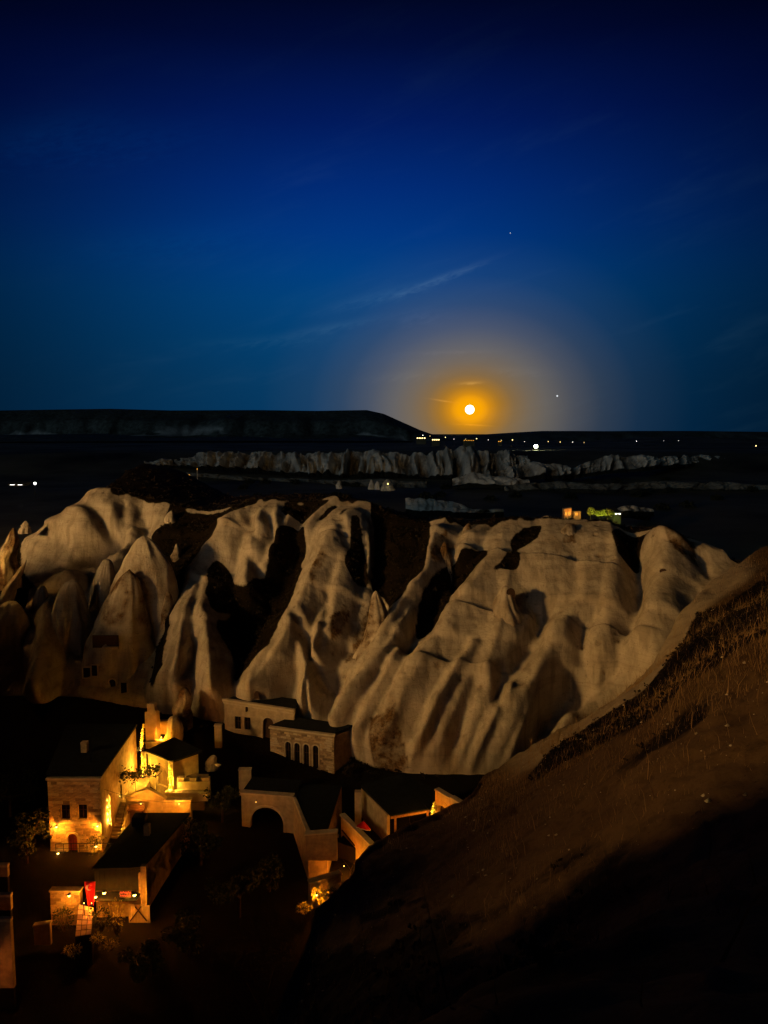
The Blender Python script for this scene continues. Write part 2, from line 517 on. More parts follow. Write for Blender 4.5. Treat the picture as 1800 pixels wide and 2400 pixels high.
# (points in the frame, start height, end height, half width left, half width right, profile)
RIDGES = [
    # far left hill
    ([(235, 1158), (150, 1226), (86, 1290)], 3.6, 2.6, 34, 95, 'r'),
    ([(250, 1170), (262, 1215)], 2.2, 1.6, 40, 50, 'r'),
    ([(60, 1330), (20, 1400), (-10, 1500)], 2.2, 2.8, 40, 50, 'r'),
    ([(100, 1372), (92, 1440), (80, 1560)], 1.6, 2.2, 26, 30, 'r'),
    ([(165, 1370), (140, 1420), (120, 1520), (100, 1640)], 2.6, 3.4, 46, 42, 'r'),
    ([(262, 1300), (240, 1380), (215, 1450)], 1.5, 1.8, 24, 26, 'r'),
    ([(305, 1240), (270, 1330), (245, 1400)], 1.6, 1.6, 24, 24, 'r'),
    # fin left of the middle
    ([(618, 1190), (560, 1240), (520, 1300), (470, 1370), (445, 1450), (425, 1540), (400, 1620)], 3.0, 3.6, 60, 66, 'r'),
    ([(640, 1186), (625, 1240), (600, 1330), (585, 1400)], 2.8, 2.8, 44, 44, 'r'),
    ([(655, 1190), (662, 1260), (640, 1330), (628, 1345)], 2.4, 2.2, 24, 26, 'r'),
    ([(560, 1270), (545, 1330), (520, 1350)], 2.0, 1.6, 36, 36, 'c'),
    ([(492, 1405), (486, 1470), (500, 1560), (505, 1650)], 3.0, 5.0, 60, 76, 'r'),
    ([(552, 1420), (520, 1460), (495, 1500)], 1.6, 2.4, 16, 26, 'r'),
    # middle fin
    ([(690, 1215), (672, 1260), (655, 1290)], 1.8, 1.4, 22, 22, 'r'),
    ([(790, 1175), (755, 1215), (728, 1262)], 2.2, 2.0, 30, 34, 'r'),
    ([(850, 1190), (800, 1260), (768, 1330), (735, 1400), (700, 1470), (660, 1560), (600, 1640)], 3.4, 4.2, 66, 74, 'r'),
    ([(815, 1310), (800, 1400), (770, 1480), (745, 1560), (735, 1640)], 2.2, 3.2, 50, 50, 'r'),
    ([(686, 1478), (650, 1540), (610, 1610), (590, 1680)], 3.2, 4.6, 62, 30, 'r'),
    ([(690, 1480), (720, 1560), (745, 1640), (750, 1700)], 3.2, 3.8, 40, 44, 'r'),
    ([(858, 1222), (866, 1300), (866, 1362)], 1.8, 1.2, 13, 15, 'r'),
    # long ridge right of the middle
    ([(1045, 1228), (1020, 1290), (1000, 1365), (955, 1430), (915, 1510), (862, 1600), (815, 1700), (775, 1830)], 3.0, 4.2, 44, 50, 'r'),
    ([(1050, 1390), (1045, 1450), (1030, 1500)], 1.6, 1.4, 24, 16, 'r'),
    # the broad right-hand face
    ([(1120, 1245), (1090, 1300)], 2.2, 2.0, 40, 60, 'c'),
    ([(1190, 1250), (1150, 1330), (1095, 1410), (1050, 1480), (975, 1590), (915, 1690), (860, 1820)], 2.4, 3.6, 54, 130, 'r'),
    ([(1300, 1240), (1280, 1320), (1230, 1420), (1160, 1540), (1080, 1680), (1000, 1820)], 2.0, 2.6, 130, 130, 'c'),
    ([(1188, 1376), (1182, 1450), (1150, 1560), (1110, 1660), (1070, 1800)], 2.6, 2.8, 44, 50, 'r'),
    ([(1395, 1240), (1400, 1320), (1370, 1420), (1290, 1540), (1210, 1660), (1150, 1800)], 2.0, 2.6, 110, 64, 'c'),
    ([(1340, 1490), (1290, 1560), (1230, 1680), (1180, 1800)], 1.6, 2.6, 44, 46, 'r'),
    ([(1445, 1270), (1460, 1360), (1460, 1450), (1420, 1540)], 2.2, 1.6, 90, 44, 'c'),
    ([(1555, 1240), (1570, 1330), (1550, 1440), (1500, 1530)], 3.0, 2.2, 70, 90, 'c'),
    ([(1500, 1530), (1420, 1610), (1300, 1720)], 1.8, 2.2, 40, 50, 'c'),
    ([(960, 1740), (940, 1830)], 2.0, 2.0, 36, 40, 'r'),
    ([(1040, 1520), (960, 1640), (890, 1790)], 2.6, 3.9, 34, 46, 'r'),
    ([(1110, 1540), (1030, 1660), (965, 1800)], 2.8, 3.7, 36, 44, 'r'),
    ([(940, 1560), (870, 1680), (825, 1790)], 3.9, 4.6, 30, 36, 'r'),
    ([(760, 1500), (730, 1590), (712, 1680)], 3.4, 4.2, 30, 34, 'r'),
    ([(1240, 1560), (1150, 1700), (1095, 1820)], 2.2, 3.4, 34, 44, 'r'),
    ([(470, 1420), (440, 1520), (420, 1640)], 3.4, 4.4, 30, 40, 'r'),
    ([(1060, 1690), (1040, 1830)], 1.8, 2.4, 40, 40, 'r'),
]
relief = np.zeros(XX.shape)
KS = 0.30
jxr = pxb + 14 * fbm(XX * 0.22, ZZ * 0.22, seed=23); jyr = pyb + 14 * fbm(XX * 0.22 + 7, ZZ * 0.22, seed=29)
acc = np.exp(relief / KS)
for pts, h0, h1, wl, wr, pf in RIDGES:
    d, t, sd = line_field(jxr, jyr, pts)
    hh = h0 + (h1 - h0) * t
    x = d / np.where(sd > 0, wr, wl)
    g = np.maximum(0, 1 - x ** 1.3) if pf == 'r' else 0.5 + 0.5 * np.cos(np.pi * np.clip(x, 0, 1))
    acc += np.exp(1.15 * hh * g / KS) - 1
relief = np.log(acc) * KS
relief *= 1 - 0.7 * smooth(0.84, 1.0, S)
# creases and hollows (points, depth, half width)
GULLIES = [
    ([(1172, 1590), (1166, 1670)], 1.6, 13), ([(1120, 1620), (1085, 1700), (1055, 1790)], 1.8, 22),
    ([(1240, 1405), (1272, 1455), (1262, 1510), (1200, 1600)], 2.0, 24), ([(1350, 1335), (1347, 1420)], 1.1, 15),
    ([(1480, 1280), (1490, 1360), (1470, 1470)], 2.4, 24), ([(1365, 1490), (1372, 1560), (1350, 1640)], 1.8, 22),
    ([(1330, 1590), (1290, 1650), (1262, 1730)], 4.2, 32), ([(1490, 1555), (1420, 1620), (1380, 1660)], 4.2, 52),
    ([(985, 1500), (925, 1590), (855, 1705), (812, 1800)], 1.7, 14), ([(700, 1485), (735, 1560), (770, 1625)], 1.6, 12),
    ([(1020, 1470), (1000, 1520)], 1.6, 14), ([(960, 1440), (900, 1540), (820, 1640)], 1.2, 12),
    ([(150, 1305), (215, 1290), (300, 1245)], 3.4, 36), ([(330, 1190), (345, 1230), (330, 1270)], 1.6, 20), ([(180, 1235), (150, 1275)], 1.2, 16), ([(205, 1195), (235, 1215), (258, 1250)], 1.6, 17), ([(290, 1190), (275, 1225)], 1.0, 12), ([(150, 1390), (190, 1440), (195, 1520)], 2.0, 26),
    ([(470, 1540), (430, 1620), (400, 1660)], 1.2, 10), ([(640, 1230), (650, 1290)], 0.9, 8), ([(600, 1240), (612, 1290)], 0.8, 9), ([(598, 1330), (612, 1370)], 0.9, 12),
    ([(1600, 1260), (1660, 1340)], 0.8, 14), ([(800, 1250), (820, 1300)], 0.8, 12), ([(200, 1360), (215, 1420)], 1.0, 14), ([(780, 1420), (760, 1540)], 0.9, 10),
    ([(1180, 1340), (1215, 1290), (1258, 1246)], 1.2, 20), ([(1000, 1440), (1060, 1380), (1140, 1315)], 1.6, 22), ([(885, 1240), (900, 1400), (830, 1520)], 1.4, 26), ([(560, 1480), (640, 1400), (700, 1300)], 1.8, 40),
]
for pts, dp, wd in GULLIES:
    d, t, sd = line_field(jxr, jyr, pts)
    relief -= dp * np.exp(-(d / wd) ** 2) * (0.75 + 0.25 * np.sin(np.pi * np.clip(t, 0, 1)))
# strata: thin harder ledges that follow height
hz = V0[..., 2] + 0.9 * fbm(XX * 0.06, YY * 0.06, seed=41)
for lv, amp, wdt in ((23.6, 0.55, 0.32), (20.4, 0.22, 0.25), (16.6, 0.45, 0.40), (12.2, 0.5, 0.45), (9.1, 0.22, 0.3), (6.0, 0.25, 0.35)):
    relief += amp * (smooth(lv - 0.5, lv + 0.15, hz) - smooth(lv + 0.15, lv + 2.2, hz)) * (0.5 + fbm(XX * 0.09, YY * 0.09, seed=int(lv)))*2.6
# the broad right-hand face is flatter, with two hard ledges running across it
mk = smooth(1090, 1170, pxb) * smooth(1470, 1420, pxb) * smooth(1480, 1400, pyb)
relief = relief * (1 - 0.60 * mk) + 1.6 * 0.60 * mk
for lx_, ly_, am in (([1060, 1145, 1240, 1340, 1450], [1298, 1310, 1322, 1332, 1348], 0.95), ([1040, 1120, 1240, 1330, 1470, 1560], [1432, 1446, 1462, 1476, 1490, 1505], 0.65), ([900, 1000, 1100, 1200], [1560, 1572, 1584, 1592], 0.45), ([520, 600, 680], [1258, 1266, 1270], 0.6), ([700, 780, 840], [1268, 1276, 1282], 0.5)):
    yl = np.interp(pxb, lx_, ly_) + 8 * fbm(XX * 0.25, ZZ * 0.25, seed=66)
    mx_ = smooth(lx_[0] - 15, lx_[0] + 25, pxb) * smooth(lx_[-1] + 15, lx_[-1] - 25, pxb)
    relief += am * mx_ * (smooth(-3, 5, pyb - yl) - smooth(30, 150, pyb - yl))
onface = smooth(0.0, 0.08, S) * (1 - smooth(1.0, 1.12, S))
relief += 0.9 * fbm(XX * 0.10, V0[..., 2] * 0.08, YY * 0.10, seed=51, octv=2) + 0.17 * fbm(XX * 0.5, V0[..., 2] * 0.4, YY * 0.5, seed=52, octv=4)
rg = 0.5 - np.abs(fbm(XX * 0.34, V0[..., 2] * 0.10, YY * 0.34, seed=57, octv=3) * 2)      # sharp runnels
relief += 0.30 * (rg - 0.3) + 0.18 * (0.5 - np.abs(fbm(XX * 1.1, V0[..., 2] * 0.5, YY * 1.1, seed=58, octv=2) * 2) - 0.3)
relief += 0.07 * fbm(XX * 2.0, V0[..., 2] * 2.4, YY * 2.0, seed=53, octv=2)
relief = relief * onface + (1 - onface) * 0.5 * fbm(XX * 0.3, YY * 0.3, seed=54)
V1 = V0 + N0 * relief[..., None]

# pigeon holes and pits
rsp = np.random.RandomState(99)
pits = np.zeros(XX.shape)
for _ in range(170):
    i0, j0 = rsp.randint(10, XX.shape[0] - 10), rsp.randint(16, 178)
    c0 = V1[i0, j0]
    sl = (slice(max(0, i0 - 5), i0 + 6), slice(max(0, j0 - 5), j0 + 6))
    dd_ = np.linalg.norm(V1[sl] - c0, axis=-1)
    r0_ = rsp.uniform(0.18, 0.42)
    k_ = np.clip(1.25 - dd_ / r0_, 0, 1)
    pits[sl] = np.maximum(pits[sl], k_)
V1 = V1 - N0 * (0.35 * pits)[..., None]

# scrub and crust, where they grow on the rock
SCRUB = [
    [(500, 1370), (522, 1345), (548, 1358), (562, 1395), (590, 1402), (606, 1370), (640, 1345), (650, 1300), (672, 1258), (700, 1248), (726, 1254), (720, 1290), (704, 1310), (712, 1345), (704, 1385), (660, 1490), (640, 1545), (560, 1605), (556, 1560), (520, 1500), (552, 1432), (515, 1470), (500, 1432), (506, 1400)],
    [(868, 1196), (905, 1205), (1000, 1230), (1002, 1300), (996, 1340), (992, 1372), (955, 1415), (932, 1448), (908, 1420), (896, 1392), (870, 1380), (876, 1330), (884, 1260)],
    [(842, 1232), (850, 1270), (856, 1330), (858, 1372), (835, 1385), (818, 1352), (824, 1290), (830, 1240)],
    [(1060, 1335), (1100, 1318), (1142, 1310), (1138, 1330), (1098, 1372), (1056, 1420), (1044, 1450), (1000, 1504), (982, 1494), (984, 1450), (996, 1410), (1020, 1375)],
    [(1195, 1287), (1222, 1252), (1250, 1240), (1268, 1246), (1256, 1275), (1206, 1312)],
    [(1196, 1310), (1220, 1316), (1216, 1362), (1180, 1362), (1150, 1376), (1180, 1340)],
    [(1446, 1238), (1512, 1250), (1500, 1290), (1494, 1322), (1460, 1312), (1442, 1270)],
    [(398, 1180), (430, 1196), (520, 1210), (560, 1196), (604, 1190), (560, 1236), (530, 1262), (505, 1300), (470, 1345), (440, 1420), (420, 1480), (395, 1600), (370, 1640), (372, 1540), (340, 1420), (372, 1330), (352, 1250), (380, 1240), (386, 1205)],
    [(664, 1184), (775, 1176), (740, 1222), (702, 1226), (668, 1212)],
    [(800, 1185), (782, 1206), (752, 1246), (760, 1222), (778, 1196)],
    [(812, 1206), (818, 1210), (806, 1230), (796, 1234)],
    [(-300, 1270), (80, 1270), (70, 1350), (90, 1380), (40, 1450), (-300, 1500)],
]
STAIN = [[(866, 1412), (900, 1410), (896, 1458), (862, 1505), (820, 1520), (836, 1470)], [(1020, 1300), (1050, 1275), (1062, 1330), (1030, 1350), (1010, 1346)],
         [(770, 1330), (782, 1345), (756, 1400), (736, 1420), (744, 1375)], [(1320, 1240), (1350, 1240), (1346, 1290), (1316, 1290)],
         [(1560, 1250), (1620, 1270), (1630, 1340), (1590, 1320), (1560, 1280)], [(806, 1440), (820, 1450), (804, 1500), (784, 1520), (780, 1480)],
         [(380, 1430), (412, 1425), (410, 1450), (385, 1460)], [(880, 1700), (940, 1680), (960, 1800), (880, 1830)], [(830, 1510), (870, 1500), (860, 1530), (800, 1560)]]
scr = np.zeros(XX.shape)
for p in SCRUB:
    pc = np.mean(p, 0)
    gw_ = 1.02
    scr = np.maximum(scr, inpoly(pc[0] + (jx - pc[0]) / gw_, pc[1] + (jy - pc[1]) / gw_, p).astype(float))
crest_rag = S + 0.10 * fbm(XX * 0.35, YY * 0.1, seed=61) + 0.05 * fbm(XX * 1.4, YY * 0.5, seed=62)
left_pale = 0.0
scr = np.maximum(scr, smooth(0.985, 1.02, crest_rag))
scr = np.where((pxb > 120) & (pxb < 262) & (S > 0.9) & (S < 1.06), 0, scr)
scr = np.where(S < 0.01, 1.0, scr)
stn = np.zeros(XX.shape)
for p in STAIN:
    stn = np.maximum(stn, inpoly(jx, jy, p).astype(float))
stn = np.maximum(stn, pits)  # pits darkened in the colour, as shade inside the holes
stn = np.maximum(stn, 0.45 * smooth(0.12, 0.3, fbm(XX * 0.25, V0[..., 2] * 0.35, YY * 0.25, seed=71)))
for _ in range(2):
    for ax_ in (0, 1):
        scr = (np.roll(scr, 1, ax_) + scr + np.roll(scr, -1, ax_)) / 3
cliff_me = mesh_np('cliff', V1.reshape(-1, 3), grid_faces(*XX.shape))
point_attr(cliff_me, 'scrub', scr); point_attr(cliff_me, 'stain', stn)
tag(link('cliff_terrain', cliff_me, MATS['tuff'], None, True), 'pale tuff cliffs fluted into fins and gullies below a brown plateau', None, None, 'structure')


def cliff_point(px, py):
    """the point of the cliff face seen at this place in the frame"""
    a, b = proj(V1[..., 0], V1[..., 1], V1[..., 2])
    e = (a - px) ** 2 + (b - py) ** 2 + np.where(S > 1.02, 1e5, 0)
    i = np.unravel_index(np.argmin(e), e.shape)
    return V1[i].copy()


# ---- scrub bushes on the dark patches
def clumps(name, pts, rad, mat, label, seed=1, leaves=9, tri=0.5):
    rs = np.random.RandomState(seed)
    n = len(pts)
    P = np.repeat(pts, leaves, 0); Rr = np.repeat(rad, leaves)
    off = rs.normal(size=(len(P), 3)); off /= np.linalg.norm(off, axis=1, keepdims=True)
    off[:, 2] = np.abs(off[:, 2])
    off *= (rs.rand(len(P), 1) ** 0.4)
    c = P + off * Rr[:, None] * np.array([1, 1, 0.8])
    a = rs.normal(size=(len(P), 3)); a /= np.linalg.norm(a, axis=1, keepdims=True)
    b = np.cross(a, rs.normal(size=(len(P), 3))); b /= np.linalg.norm(b, axis=1, keepdims=True)
    s = (Rr * tri * (0.6 + 0.8 * rs.rand(len(P))))[:, None]
    V = np.stack([c - a * s * 0.6, c + b * s * 0.5, c + a * s * 0.8, c - b * s * 0.5], 1).reshape(-1, 3)
    me = mesh_np(name, V, np.arange(len(V)).reshape(-1, 4))
    return tag(link(name, me, mat), label, None, None, 'stuff')


plain('scrub_leaf', (0.024, 0.017, 0.008), 0.9, 0.5, 0.6)
flat_i = np.flatnonzero((scr.ravel() > 0.6) & (S.ravel() < 1.6) & (S.ravel() > 0.06))
rs_ = np.random.RandomState(12)
pick = rs_.choice(flat_i, 5200)
bp = V1.reshape(-1, 3)[pick] + rs_.normal(size=(5200, 3)) * np.array([0.12, 0.12, 0.02])
clumps('scrub', bp, 0.16 + 0.34 * rs_.rand(5200) ** 2, MATS['scrub_leaf'], 'dry brown scrub in the gullies and on the plateau', 5)

# bushes along the foot of the cliffs
ft = np.flatnonzero((S.ravel() > -0.11) & (S.ravel() < 0.018))
ft = ft[(XX.ravel()[ft] < -20) | (XX.ravel()[ft] > -4.5)]
pk2 = rs_.choice(ft, 2400)
fp_ = V1.reshape(-1, 3)[pk2] + rs_.normal(size=(2400, 3)) * np.array([0.4, 0.5, 0.06])
clumps('foot_scrub', fp_, 0.2 + 0.6 * rs_.rand(2400) ** 2, MATS['scrub_leaf'], 'dark bushes along the foot of the cliffs', 8, 16)

# ---- the camera's own hillside (right foreground)
HILL = [(0, 0.4, 38.2), (2.5, 0.5, 38.2), (-4, 0.5, 36.2), (8, 0, 38.8), (-12, 0, 30), (20, -2, 39), (0, -8, 40), (-14, -8, 33), (14, -10, 42), (34, 0, 39), (-2, 6, 34.2), (5, 8, 35.2), (0, -20, 42), (40, -18, 44), (-20, -20, 34)]
HILL += [tuple(at(*p)) for p in [
    # far lip of the hill against the cliffs
    (1790, 1285, 92), (1700, 1350, 86), (1640, 1392, 82), (1600, 1440, 79), (1562, 1508, 76), (1510, 1586, 72), (1450, 1640, 69), (1340, 1706, 64), (1240, 1762, 60), (1150, 1815, 57), (1110, 1878, 51), (1000, 1933, 48),
    (930, 1960, 46), (870, 1990, 43.5), (820, 2050, 40), (795, 2095, 37), (755, 2170, 33), (715, 2290, 27), (690, 2400, 23), (640, 2560, 18),
    # gully behind the near slope
    (1790, 1400, 74), (1700, 1440, 70), (1640, 1480, 66), (1560, 1570, 58), (1500, 1632, 56), (1400, 1705, 54), (1330, 1745, 53),
    # lip of the near slope
    (1790, 1478, 40), (1703, 1525, 39), (1605, 1584, 39), (1540, 1655, 40), (1415, 1731, 44), (1334, 1772, 46), (1240, 1822, 48),
    # near slope
    (1790, 1700, 25), (1600, 1760, 27), (1400, 1900, 28.5), (1200, 1950, 34), (1200, 2100, 25), (1000, 2060, 36), (1000, 2300, 21.5), (860, 2200, 28), (1700, 2100, 13.5), (1400, 2300, 13)]]
HILL += [(x + 26, y + 4, z + 3) for x, y, z in [tuple(at(1790, 1400, 74)), tuple(at(1790, 1700, 25)), tuple(at(1790, 1478, 40))]]
HILL = np.array(HILL)


def tps_fit(P, lam=0.02):
    n = len(P)
    d = np.hypot(P[:, None, 0] - P[None, :, 0], P[:, None, 1] - P[None, :, 1])
    K = np.where(d > 0, d * d * np.log(d + 1e-12), 0) + lam * np.eye(n) * 50
    A = np.zeros((n + 3, n + 3)); A[:n, :n] = K
    Q = np.column_stack([np.ones(n), P[:, :2]]); A[:n, n:] = Q; A[n:, :n] = Q.T
    return np.linalg.solve(A, np.concatenate([P[:, 2], np.zeros(3)]))


def tps_eval(P, c, X, Y):
    r = c[-3] + c[-2] * X + c[-1] * Y
    for i in range(len(P)):
        d2 = (X - P[i, 0]) ** 2 + (Y - P[i, 1]) ** 2
        r = r + c[i] * 0.5 * d2 * np.log(d2 + 1e-12)
    return r


tc_ = tps_fit(HILL)
# rows run out from the camera; every row ends at the lip, then drops to the village
LIP = np.array([at(*p) for p in [(2300, 1180, 100), (1950, 1240, 96), (1790, 1285, 92), (1700, 1350, 86), (1640, 1392, 82), (1600, 1440, 79), (1562, 1508, 76), (1510, 1586, 72), (1450, 1640, 69), (1340, 1706, 64),
                                 (1240, 1762, 60), (1150, 1815, 57), (1110, 1878, 51), (1000, 1933, 48), (930, 1960, 46), (870, 1990, 43.5), (820, 2050, 40), (795, 2095, 37), (755, 2170, 33), (715, 2290, 27), (690, 2400, 23), (640, 2560, 18)]])
lp = np.vstack([[70, 40, 0], LIP, [-6, 6, 0], [-12, -2, 0], [-20, -20, 0]])
seg_t = np.concatenate([[0], np.cumsum(np.hypot(*np.diff(lp[:, :2], axis=0).T))]); seg_t /= seg_t[-1]
ut = np.linspace(0, 1, 420)
lx, ly = np.interp(ut, seg_t, lp[:, 0]), np.interp(ut, seg_t, lp[:, 1])
lx, ly = soft(lx, 7), soft(ly, 7)
lx = lx + 2.2 * fbm(ut * 26, ut * 0, seed=15, octv=4); ly = ly + 2.2 * fbm(ut * 26, ut * 0 + 5, seed=16, octv=4)
cx0, cy0 = 2.0, -14.0
vt = np.concatenate([np.linspace(0.10, 1.0, 230), 1 + np.linspace(0, 0.75, 40)[1:]])
VT, LX = np.meshgrid(vt, lx); _, LY = np.meshgrid(vt, ly)
HX = cx0 + (LX - cx0) * np.minimum(VT, 1); HY = cy0 + (LY - cy0) * np.minimum(VT, 1)
dirl = np.stack([LX - cx0, LY - cy0]); ll = np.hypot(*dirl)
over = np.maximum(VT - 1, 0) * 24
HX += dirl[0] / ll * over; HY += dirl[1] / ll * over
HZ = tps_eval(HILL, tc_, np.where(over > 0, LX, HX), np.where(over > 0, LY, HY))
HZ = HZ - 0.02 * over - 1.25 * np.maximum(over - 1.0, 0) ** 1.05
rough = 0.9 * fbm(HX * 0.22, HY * 0.22, seed=81) + 0.42 * fbm(HX * 1.0, HY * 1.0, seed=82) + 0.14 * fbm(HX * 4, HY * 4, seed=83)
HZ = np.maximum(HZ + rough, -3)
# keep clear of the lens
dcam = np.hypot(HX, HY)
HZ = np.minimum(HZ, 38.35 + np.maximum(dcam - 3, 0) * 0.25 + np.where(HY < -3, 10, 0))
hp, hq = proj(HX, np.maximum(HY, 1), HZ)
hp2 = hp + 14 * fbm(HX * 0.5, HY * 0.5, seed=84); hq2 = hq + 14 * fbm(HX * 0.5, HY * 0.5, seed=85)
band = [(2000, 1300), (1800, 1350), (1700, 1420), (1640, 1440), (1600, 1500), (1560, 1560), (1500, 1625), (1400, 1690), (1300, 1750), (1255, 1800), (1262, 1830), (1334, 1780), (1415, 1742), (1540, 1668), (1605, 1594), (1703, 1535), (1800, 1480), (2000, 1440)]
hs = inpoly(hp2, hq2, band).astype(float)  # gully band: scrub, with the gully's shade painted into its near-black colour
hs = np.maximum(hs, 0.75 * smooth(0.08, 0.30, fbm(HX * 0.16, HY * 0.16, seed=86)))
hs = np.maximum(hs, smooth(0.0, 3, over) * 0.8)
for _ in range(4):
    for ax_ in (0, 1):
        hs = (np.roll(hs, 1, ax_) + hs + np.roll(hs, -1, ax_)) / 3
hill_me = mesh_np('hillside', np.stack([HX, HY, HZ], -1).reshape(-1, 3), grid_faces(*HX.shape))
point_attr(hill_me, 'scrub', hs); point_attr(hill_me, 'stain', 0.6 * smooth(-0.05, 0.25, fbm(HX * 0.3, HY * 0.3, seed=88)))
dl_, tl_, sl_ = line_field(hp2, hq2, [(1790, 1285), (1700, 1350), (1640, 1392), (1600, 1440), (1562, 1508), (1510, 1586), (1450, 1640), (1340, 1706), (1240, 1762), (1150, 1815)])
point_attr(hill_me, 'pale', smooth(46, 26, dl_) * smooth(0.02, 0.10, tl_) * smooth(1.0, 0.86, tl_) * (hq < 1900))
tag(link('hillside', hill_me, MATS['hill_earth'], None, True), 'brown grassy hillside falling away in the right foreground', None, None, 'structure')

# ---- dry grass on it
plain('dry_grass', (0.27, 0.17, 0.075), 0.85, 0.45, 2.0)


def grass(name, P, H, mat, label, seed):
    rs = np.random.RandomState(seed)
    n = len(P)
    a = rs.rand(n) * 2 * np.pi
    wv = np.stack([np.cos(a), np.sin(a), np.zeros(n)], 1) * (0.0045 + 0.006 * rs.rand(n))[:, None] * (0.7 + H[:, None])
    ln = rs.normal(size=(n, 3)) * 0.22; ln[:, 2] = 1
    ln /= np.linalg.norm(ln, axis=1, keepdims=True)
    bend = rs.normal(size=(n, 3)) * 0.16; bend[:, 2] = -0.05
    m1 = P + ln * H[:, None] * 0.55
    tip = P + (ln + bend) * H[:, None]
    V = np.stack([P - wv, P + wv, m1 + wv * 0.7, m1 - wv * 0.7, m1 - wv * 0.7, m1 + wv * 0.7, tip + wv * 0.15, tip - wv * 0.15], 1).reshape(-1, 3)
    me = mesh_np(name, V, np.arange(len(V)).reshape(-1, 4))
    return tag(link(name, me, mat), label, None, None, 'stuff')


rs_ = np.random.RandomState(21)
cand = np.flatnonzero((HY.ravel() > 4) & (over.ravel() <= 0) & (hp.ravel() > 600) & (hp.ravel() < 2000) & (hq.ravel() < 2600))
# weight towards the near lip, where the tall stalks stand
hv = np.stack([HX, HY, HZ], -1).reshape(-1, 3)
dl, _, _ = line_field(hp.ravel()[cand], hq.ravel()[cand], [(1790, 1490), (1703, 1535), (1605, 1592), (1540, 1662), (1415, 1740), (1334, 1780), (1200, 1850), (1100, 1890)])
wt_ = np.exp(-(dl / 90) ** 2) * 1.0 + 0.22
wt_ *= 0.15 + smooth(-0.1, 0.2, fbm(hv[cand, 0] * 0.3, hv[cand, 1] * 0.3, seed=91))
wt_ *= dcam.ravel()[cand] * 0.05
pk = rs_.choice(cand, 30000, p=wt_ / wt_.sum())
gp = hv[pk] + rs_.normal(size=(len(pk), 3)) * np.array([0.14, 0.14, 0])
gp[:, 2] -= 0.03
gh = 0.12 + 0.22 * rs_.rand(len(pk)) + 1.15 * (rs_.rand(len(pk)) > 0.88) * rs_.rand(len(pk))
grass('grass', gp, gh, MATS['dry_grass'], 'dry brown grass and tall stalks on the hillside', 31)

# low dark bushes and loose stones on the slope
ci = np.flatnonzero((hs.ravel() > 0.45) & (over.ravel() <= 0) & (HY.ravel() > 6) & (hp.ravel() > 900) & (hp.ravel() < 1900))
rs_ = np.random.RandomState(44)
bk_ = rs_.choice(ci, 2600, p=(dcam.ravel()[ci] / dcam.ravel()[ci].sum()))
clumps('hill_scrub', hv[bk_] + rs_.normal(size=(2600, 3)) * np.array([.2, .2, 0]), 0.08 + 0.26 * rs_.rand(2600) ** 2, MATS['scrub_leaf'], 'low dark bushes in the gully of the hillside', 46)
sk = rs_.choice(cand, 1500, p=(dcam.ravel()[cand] / dcam.ravel()[cand].sum()))
oc = np.array([[1, 0, 0], [0, 1, 0], [-1, 0, 0], [0, -1, 0], [0, 0, 0.8], [0, 0, -0.8]], float)
of = np.array([[0, 1, 4], [1, 2, 4], [2, 3, 4], [3, 0, 4], [1, 0, 5], [2, 1, 5], [3, 2, 5], [0, 3, 5]])
sz_ = 0.02 + 0.09 * rs_.rand(1500) ** 5
sV = (hv[sk][:, None, :] + oc[None] * (0.7 + 0.6 * rs_.rand(1500, 6, 1)) * sz_[:, None, None]).reshape(-1, 3)
sF = (of[None] + 6 * np.arange(1500)[:, None, None]).reshape(-1, 3)
tag(link('loose_stones', mesh_np('loose_stones', sV, sF), MATS['tuff']), 'loose pale stones scattered on the hillside', None, None, 'stuff')

# ---- ground sheet under everything, out to the horizon
gr = []
radii = np.concatenate([np.linspace(0, 240, 30), np.geomspace(260, 40000, 60)])
ang = np.linspace(0, 2 * np.pi, 145)
RA, AN = np.meshgrid(radii, ang)
GX, GY = RA * np.sin(AN), 60 + RA * np.cos(AN)
dd = np.hypot(GX, GY)
rise = smooth(740, 860, dd) * 18 - smooth(1300, 9000, dd) * 150
valley = 6 * fbm(GX * 0.012, GY * 0.012, seed=101, octv=4) * smooth(150, 300, dd)
GZ = -0.6 - 7 * (1 - smooth(120, 260, dd)) + np.where(GY > 0, rise, 0) + valley * (1 - smooth(780, 1500, dd))
g_me = mesh_np('ground', np.stack([GX, GY, GZ], -1).reshape(-1, 3), grid_faces(*GX.shape))
tag(link('ground', g_me, MATS['dark_plain'], None, True), 'dark night plain stretching to the horizon', None, None, 'structure')

